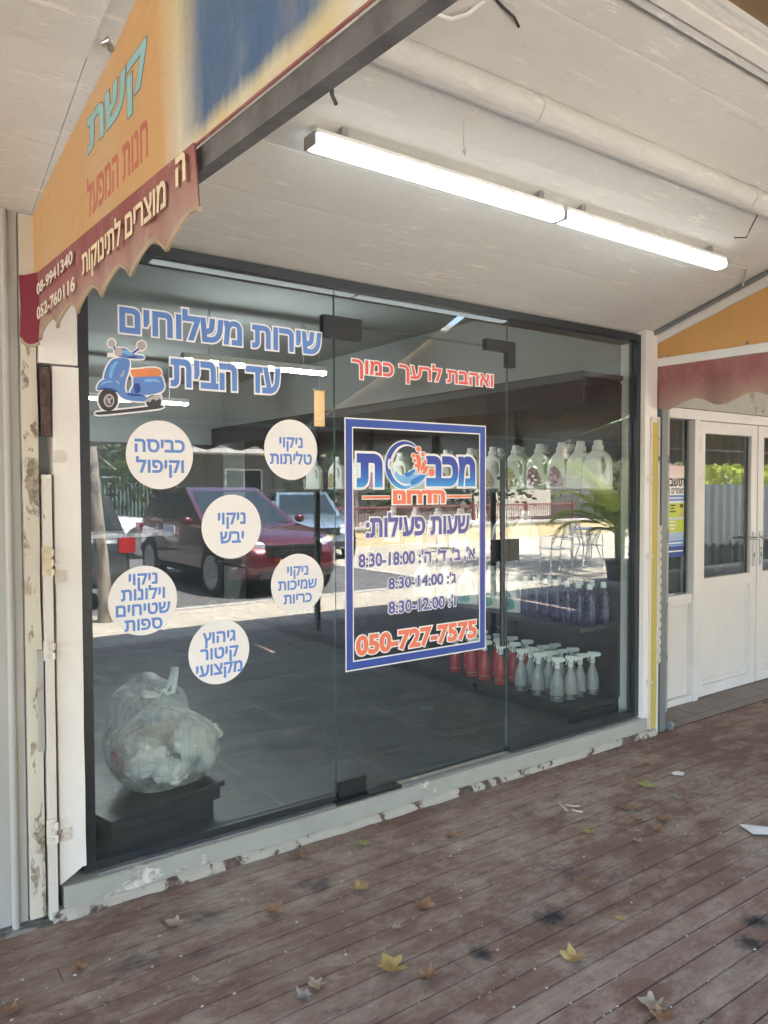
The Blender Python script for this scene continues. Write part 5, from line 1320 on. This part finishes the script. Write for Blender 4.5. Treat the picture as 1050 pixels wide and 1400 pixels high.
# buildings across the street
def block(label, x0, x1, y0, y1, h, mat, floors, bays, name='apartment_building'):
    t_ = thing(name, label, 'building')
    part('wall', mat, t_, lambda q: q.box(x0, x1, y0, y1, -.13, h), 0)
    part('roof', M['cement'], t_, lambda q: q.box(x0-.25, x1+.25, y0-.25, y1+.25, h+.001, h+.3), 0)
    for fl in range(floors):
        zc = .9+fl*(h-.3)/floors
        for k in range(bays):
            xc = x0+(x1-x0)*(k+.5)/bays
            wf = part('window', M['white_paint'], t_, lambda q: (q.box(xc-.85, xc+.85, y1+.0015, y1+.07, zc, zc+1.45)), 0)
            part('pane', M['auto_glass'], wf, lambda q: (q.box(xc-.78, xc-.03, y1+.0705, y1+.08, zc+.07, zc+1.38), q.box(xc+.03, xc+.78, y1+.0705, y1+.08, zc+.07, zc+1.38)), 0)
        if fl: part('balcony', M['outer_wall'], t_, lambda q: q.box(x0+.3, x1-.3, y1+.1, y1+1.3, fl*(h-.3)/floors-.05, fl*(h-.3)/floors+.12), 0)
    part('door', M['drain'], t_, lambda q: q.box((x0+x1)/2-.5, (x0+x1)/2+.5, y1+.0015, y1+.06, -.1, 2.1), 0)
    return t_
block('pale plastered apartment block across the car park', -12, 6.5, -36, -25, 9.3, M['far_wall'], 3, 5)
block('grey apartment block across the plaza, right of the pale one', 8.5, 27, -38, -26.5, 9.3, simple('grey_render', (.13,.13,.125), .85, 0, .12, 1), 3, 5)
cf = thing('corrugated_fence', 'dark corrugated metal fence reflected in the white doors below the leaves', 'fence')
q = MB(); n = 260
V = [[q.bm.verts.new((11.9+i*.062, -5.25+s_-.03*math.sin(i*1.3), z)) for z in (-.03, 1.60)] for s_ in (0, -.004) for i in range(n)]
for k in (0, n):
    for a_, c_ in zip(V[k:k+n], V[k+1:k+n]): q.bm.faces.new([a_[0], c_[0], c_[1], a_[1]])
q.build('sheet', simple('dark_corrugated_metal', (.035,.038,.042), .6, 0, .2, 4), cf, True)
for k in range(6): part('post', M['drain'], cf, lambda z_: z_.box(11.95+k*3.2, 12.01+k*3.2, -5.36, -5.30, -.03, 1.64), 0)
block('long low building at the far right end of the plaza', 30, 44, -24, -6, 4.2, M['outer_wall'], 1, 4, 'shop_row')

# ================================================================== LITTER AND FALLEN LEAVES ON THE DECK
def leaf_mat(name, a, b_):
    t = NT(name); t.base(t.ramp(t.noise(28, 5, .7), [(.3, a), (.7, b_)])); t.rough(.7); t.bump(t.noise(70), .4, .003); return t.m
LM = {'brown': leaf_mat('dry_brown_leaf', (.17,.085,.040), (.30,.165,.085)), 'yellow': leaf_mat('yellow_brown_leaf', (.28,.19,.055), (.40,.28,.10)), 'green': leaf_mat('yellow_green_leaf', (.20,.22,.055), (.32,.30,.10)), 'tan': leaf_mat('pale_tan_leaf', (.24,.19,.135), (.36,.30,.225)), 'grey': leaf_mat('grey_dry_leaf', (.19,.175,.155), (.29,.27,.245))}
def leaf(px, py, size, kind, label, curl=.5, rz=0.0, tilt=0.0, sd=0):
    p = on_z(px, py, .004); rr = random.Random(sd+int(px*7+py)); curl *= 1.35
    q = MB(); lobes = 5; ring_ = []
    for i in range(40):
        a = 2*math.pi*i/40
        k = .54+.34*(1-abs(math.sin((a-math.pi/2)*lobes/2)))**1.1+.10*math.cos(a-math.pi/2)+.06*rr.uniform(-1,1)
        if abs(a-1.5*math.pi) < .18: k *= .5
        ring_.append((k*math.cos(a), k*math.sin(a)))
    ph = rr.uniform(0, 6.28)
    def lift(x, y_):
        u = x*math.cos(ph)+y_*math.sin(ph); v = -x*math.sin(ph)+y_*math.cos(ph)
        return .55*curl*u*u + .25*curl*abs(v)**1.5 + .09*curl*math.sin(5*x+ph)*math.cos(4*y_) + .03
    for th in (0, .012):
        c_ = q.bm.verts.new((0, 0, lift(0,0)+th)); mids = [q.bm.verts.new((x*.55, y_*.55, lift(x*.55, y_*.55)+th)) for x, y_ in ring_]; outs = [q.bm.verts.new((x, y_, lift(x, y_)+th)) for x, y_ in ring_]
        for i in range(40):
            j = (i+1) % 40; q.bm.faces.new([c_, mids[i], mids[j]]); q.bm.faces.new([mids[i], outs[i], outs[j], mids[j]])
    q.tube([(0,-.25,lift(0,-.25)+.01),(.02,-.6,.06),(.08,-.95,.03)], [.02,.016,.012], 5)
    q.xf(Matrix.Rotation(tilt, 4, 'X')@Matrix.Scale(size, 4))
    o = q.build('fallen_leaf', LM[kind], None, 'all', recalc=False); o.location = (p.x, p.y, .004); o.rotation_euler = (0, 0, rz)
    return tag(o, label, 'leaf', 'fallen leaves on the deck')
for a in [
    (885,1074,.058,'green','large flat yellow-green leaf on the deck below the right column',.25,.4),
    (806,1137,.038,'green','small yellow-green leaf left of the cluster of brown leaves',.3,2.0),
    (857,1106,.045,'brown','curled brown leaf at the left end of the right-hand leaf cluster',.8,1.0),
    (872,1107,.030,'brown','small crumpled brown leaf touching the curled one in the cluster',.9,3.0),
    (906,1121,.052,'brown','largest brown leaf in the cluster on the right of the deck',.7,2.2),
    (902,1136,.038,'brown','rust brown leaf at the bottom of the right-hand cluster',.8,.2),
    (872,1122,.030,'brown','thin dark leaf inside the right-hand cluster',1.0,4.0),
    (873,1150,.032,'grey','pale grey curled leaf below the right-hand cluster',.7,1.1),
    (927,1091,.036,'grey','grey crumpled leaf right of the large yellow-green leaf',.9,.6),
    (962,1122,.030,'brown','brown leaf lying alone right of the cluster',.5,2.7),
    (884,1044,.030,'brown','tan leaf near the foot of the drain pipe',.5,1.9),
    (616,1142,.040,'brown','orange brown leaf on the boards below the door',.6,.9),
    (747,1103,.034,'tan','narrow dry leaf beside the twigs below the shelf end of the window',1.0,1.3),
    (494,1215,.052,'yellow','golden brown curled leaf below the door hinge',.7,2.4),
    (582,1240,.050,'brown','upright orange brown leaf in the middle of the deck',.7,.3),
    (543,1268,.022,'tan','tiny pale leaf scrap left of the middle of the deck',.6,1.3),
    (536,1324,.066,'yellow','big yellow-green and brown leaf at the bottom of the picture',.7,1.2),
    (586,1336,.048,'brown','crumpled dark brown leaf right of the big bottom leaf',1.0,2.9),
    (786,1312,.052,'yellow','golden leaf with lifted corners near the bottom right dark stain',.8,.8),
    (790,1204,.034,'brown','round brown leaf on the boards above the dark stain',.4,2.2),
    (848,1257,.026,'yellow','small yellowish leaf right of the dark stain',.6,1.7),
    (892,1376,.048,'tan','pale tan leaf with stalk at the bottom right',.9,.5),
    (906,1391,.046,'brown','brown leaf at the very bottom right edge',.8,2.0),
    (386,1152,.026,'brown','small brown leaf near the curb left of the door',.6,1.4),
    (418,1172,.032,'brown','orange brown leaf between the curb and the golden leaf',.5,.4),
    (498,1153,.036,'green','green leaf close to the curb below the door hinge',.3,2.8),
    (240,1263,.040,'tan','pale tan star shaped leaf on the left boards',.5,.7),
    (110,1326,.032,'brown','orange brown leaf standing on the lower left boards',.9,1.2),
    (376,1246,.046,'brown','ragged brown leaf left of the golden leaf',.9,.1),
    (20,1380,.036,'brown','brown leaf at the bottom left corner',.6,2.3),
    (194,1304,.022,'tan','tiny twisted leaf scrap on the left boards',1.0,2.6),
    (434,1347,.038,'tan','pale bleached leaf above its smaller neighbour at the bottom',.7,1.5),
    (416,1364,.034,'grey','grey skeleton leaf at the bottom left of the big leaf',1.0,.4),
    (266,1341,.022,'tan','tiny tan chip of leaf low on the left boards',.5,.9),
    (763,1028,.036,'brown','orange brown leaf lying against the curb near the shelf',.5,1.0),
    (720,1060,.024,'tan','small tan leaf below the right glass pane',.5,2.0),
    (823,1083,.020,'yellow','tiny yellow leaf between the twigs and the large leaf',.5,2.6),
    (1005,1035,.026,'brown','dark brown leaf at the right edge below the white doors',.8,1.8),
    ]: leaf(*a)
# scraps of white paper and twigs
wp = simple('scrap_paper', (.66,.64,.62), .7)
def paper(pxs, label, bend=.01):
    pts = [on_z(x, y_, .004) for x, y_ in pxs]; q = MB(); n = len(pts); c = sum(pts, Vector())/n
    for th in (0, .0012):
        cv = q.bm.verts.new((c.x, c.y, .006+bend+th)); vs = [q.bm.verts.new((p.x, p.y, .005+bend*(.3 if i % 2 else .9)+th)) for i, p in enumerate(pts)]
        for i in range(n): q.bm.faces.new([cv, vs[i], vs[(i+1) % n]])
    return tag(q.build('paper_scrap', wp, None, recalc=False), label, 'litter', 'paper scraps on the deck')
paper([(1010,1130),(1024,1129),(1052,1134),(1062,1140),(1052,1144),(1030,1142)], 'long white paper strip at the right edge of the deck')
paper([(917,1058),(926,1055),(936,1058),(934,1061),(922,1061)], 'small white paper scrap right of the large yellow-green leaf', .006)
def twig(pts, label):
    P3 = [on_z(x, y_, .008) for x, y_ in pts]; q = MB(); q.tube(P3, .0045, 6); return tag(q.build('twig', simple('pale_twig', (.46,.38,.27), .8), None, True), label, 'twig', 'twigs on the deck')
twig([(765,1098),(770,1103),(775,1108)], 'short thick pale twig on the deck'); twig([(773,1100),(784,1102),(793,1102)], 'thin pale twig pointing right on the deck'); twig([(782,1107),(790,1109),(797,1110)], 'dark split twig below the thin one')
q = MB(); rr = random.Random(21)
for i in range(240):
    px, py = rr.uniform(0, 1050), rr.uniform(1040, 1400)
    p = on_z(px, py, .002)
    if i % 3: p.y = -.085-.0915*round((-.085-p.y)/.0915)+rr.uniform(-.004,.004)
    if p.y > -.10 or p.y < -2.7: continue
    s_ = rr.choice((.0015,.002,.002,.003,.0045))
    e = bmesh.ops.create_icosphere(q.bm, subdivisions=1, radius=1)
    for v in e['verts']: v.co = Vector((v.co.x*s_*rr.uniform(.8,1.8)+p.x, v.co.y*s_+p.y, v.co.z*s_*.5+.003))
cb = q.build('crumbs', simple('pale_crumbs', (.55,.50,.43), .9)); stuff(cb); cb['label'] = 'tiny pale crumbs and grit scattered over the deck'; cb['category'] = 'litter'
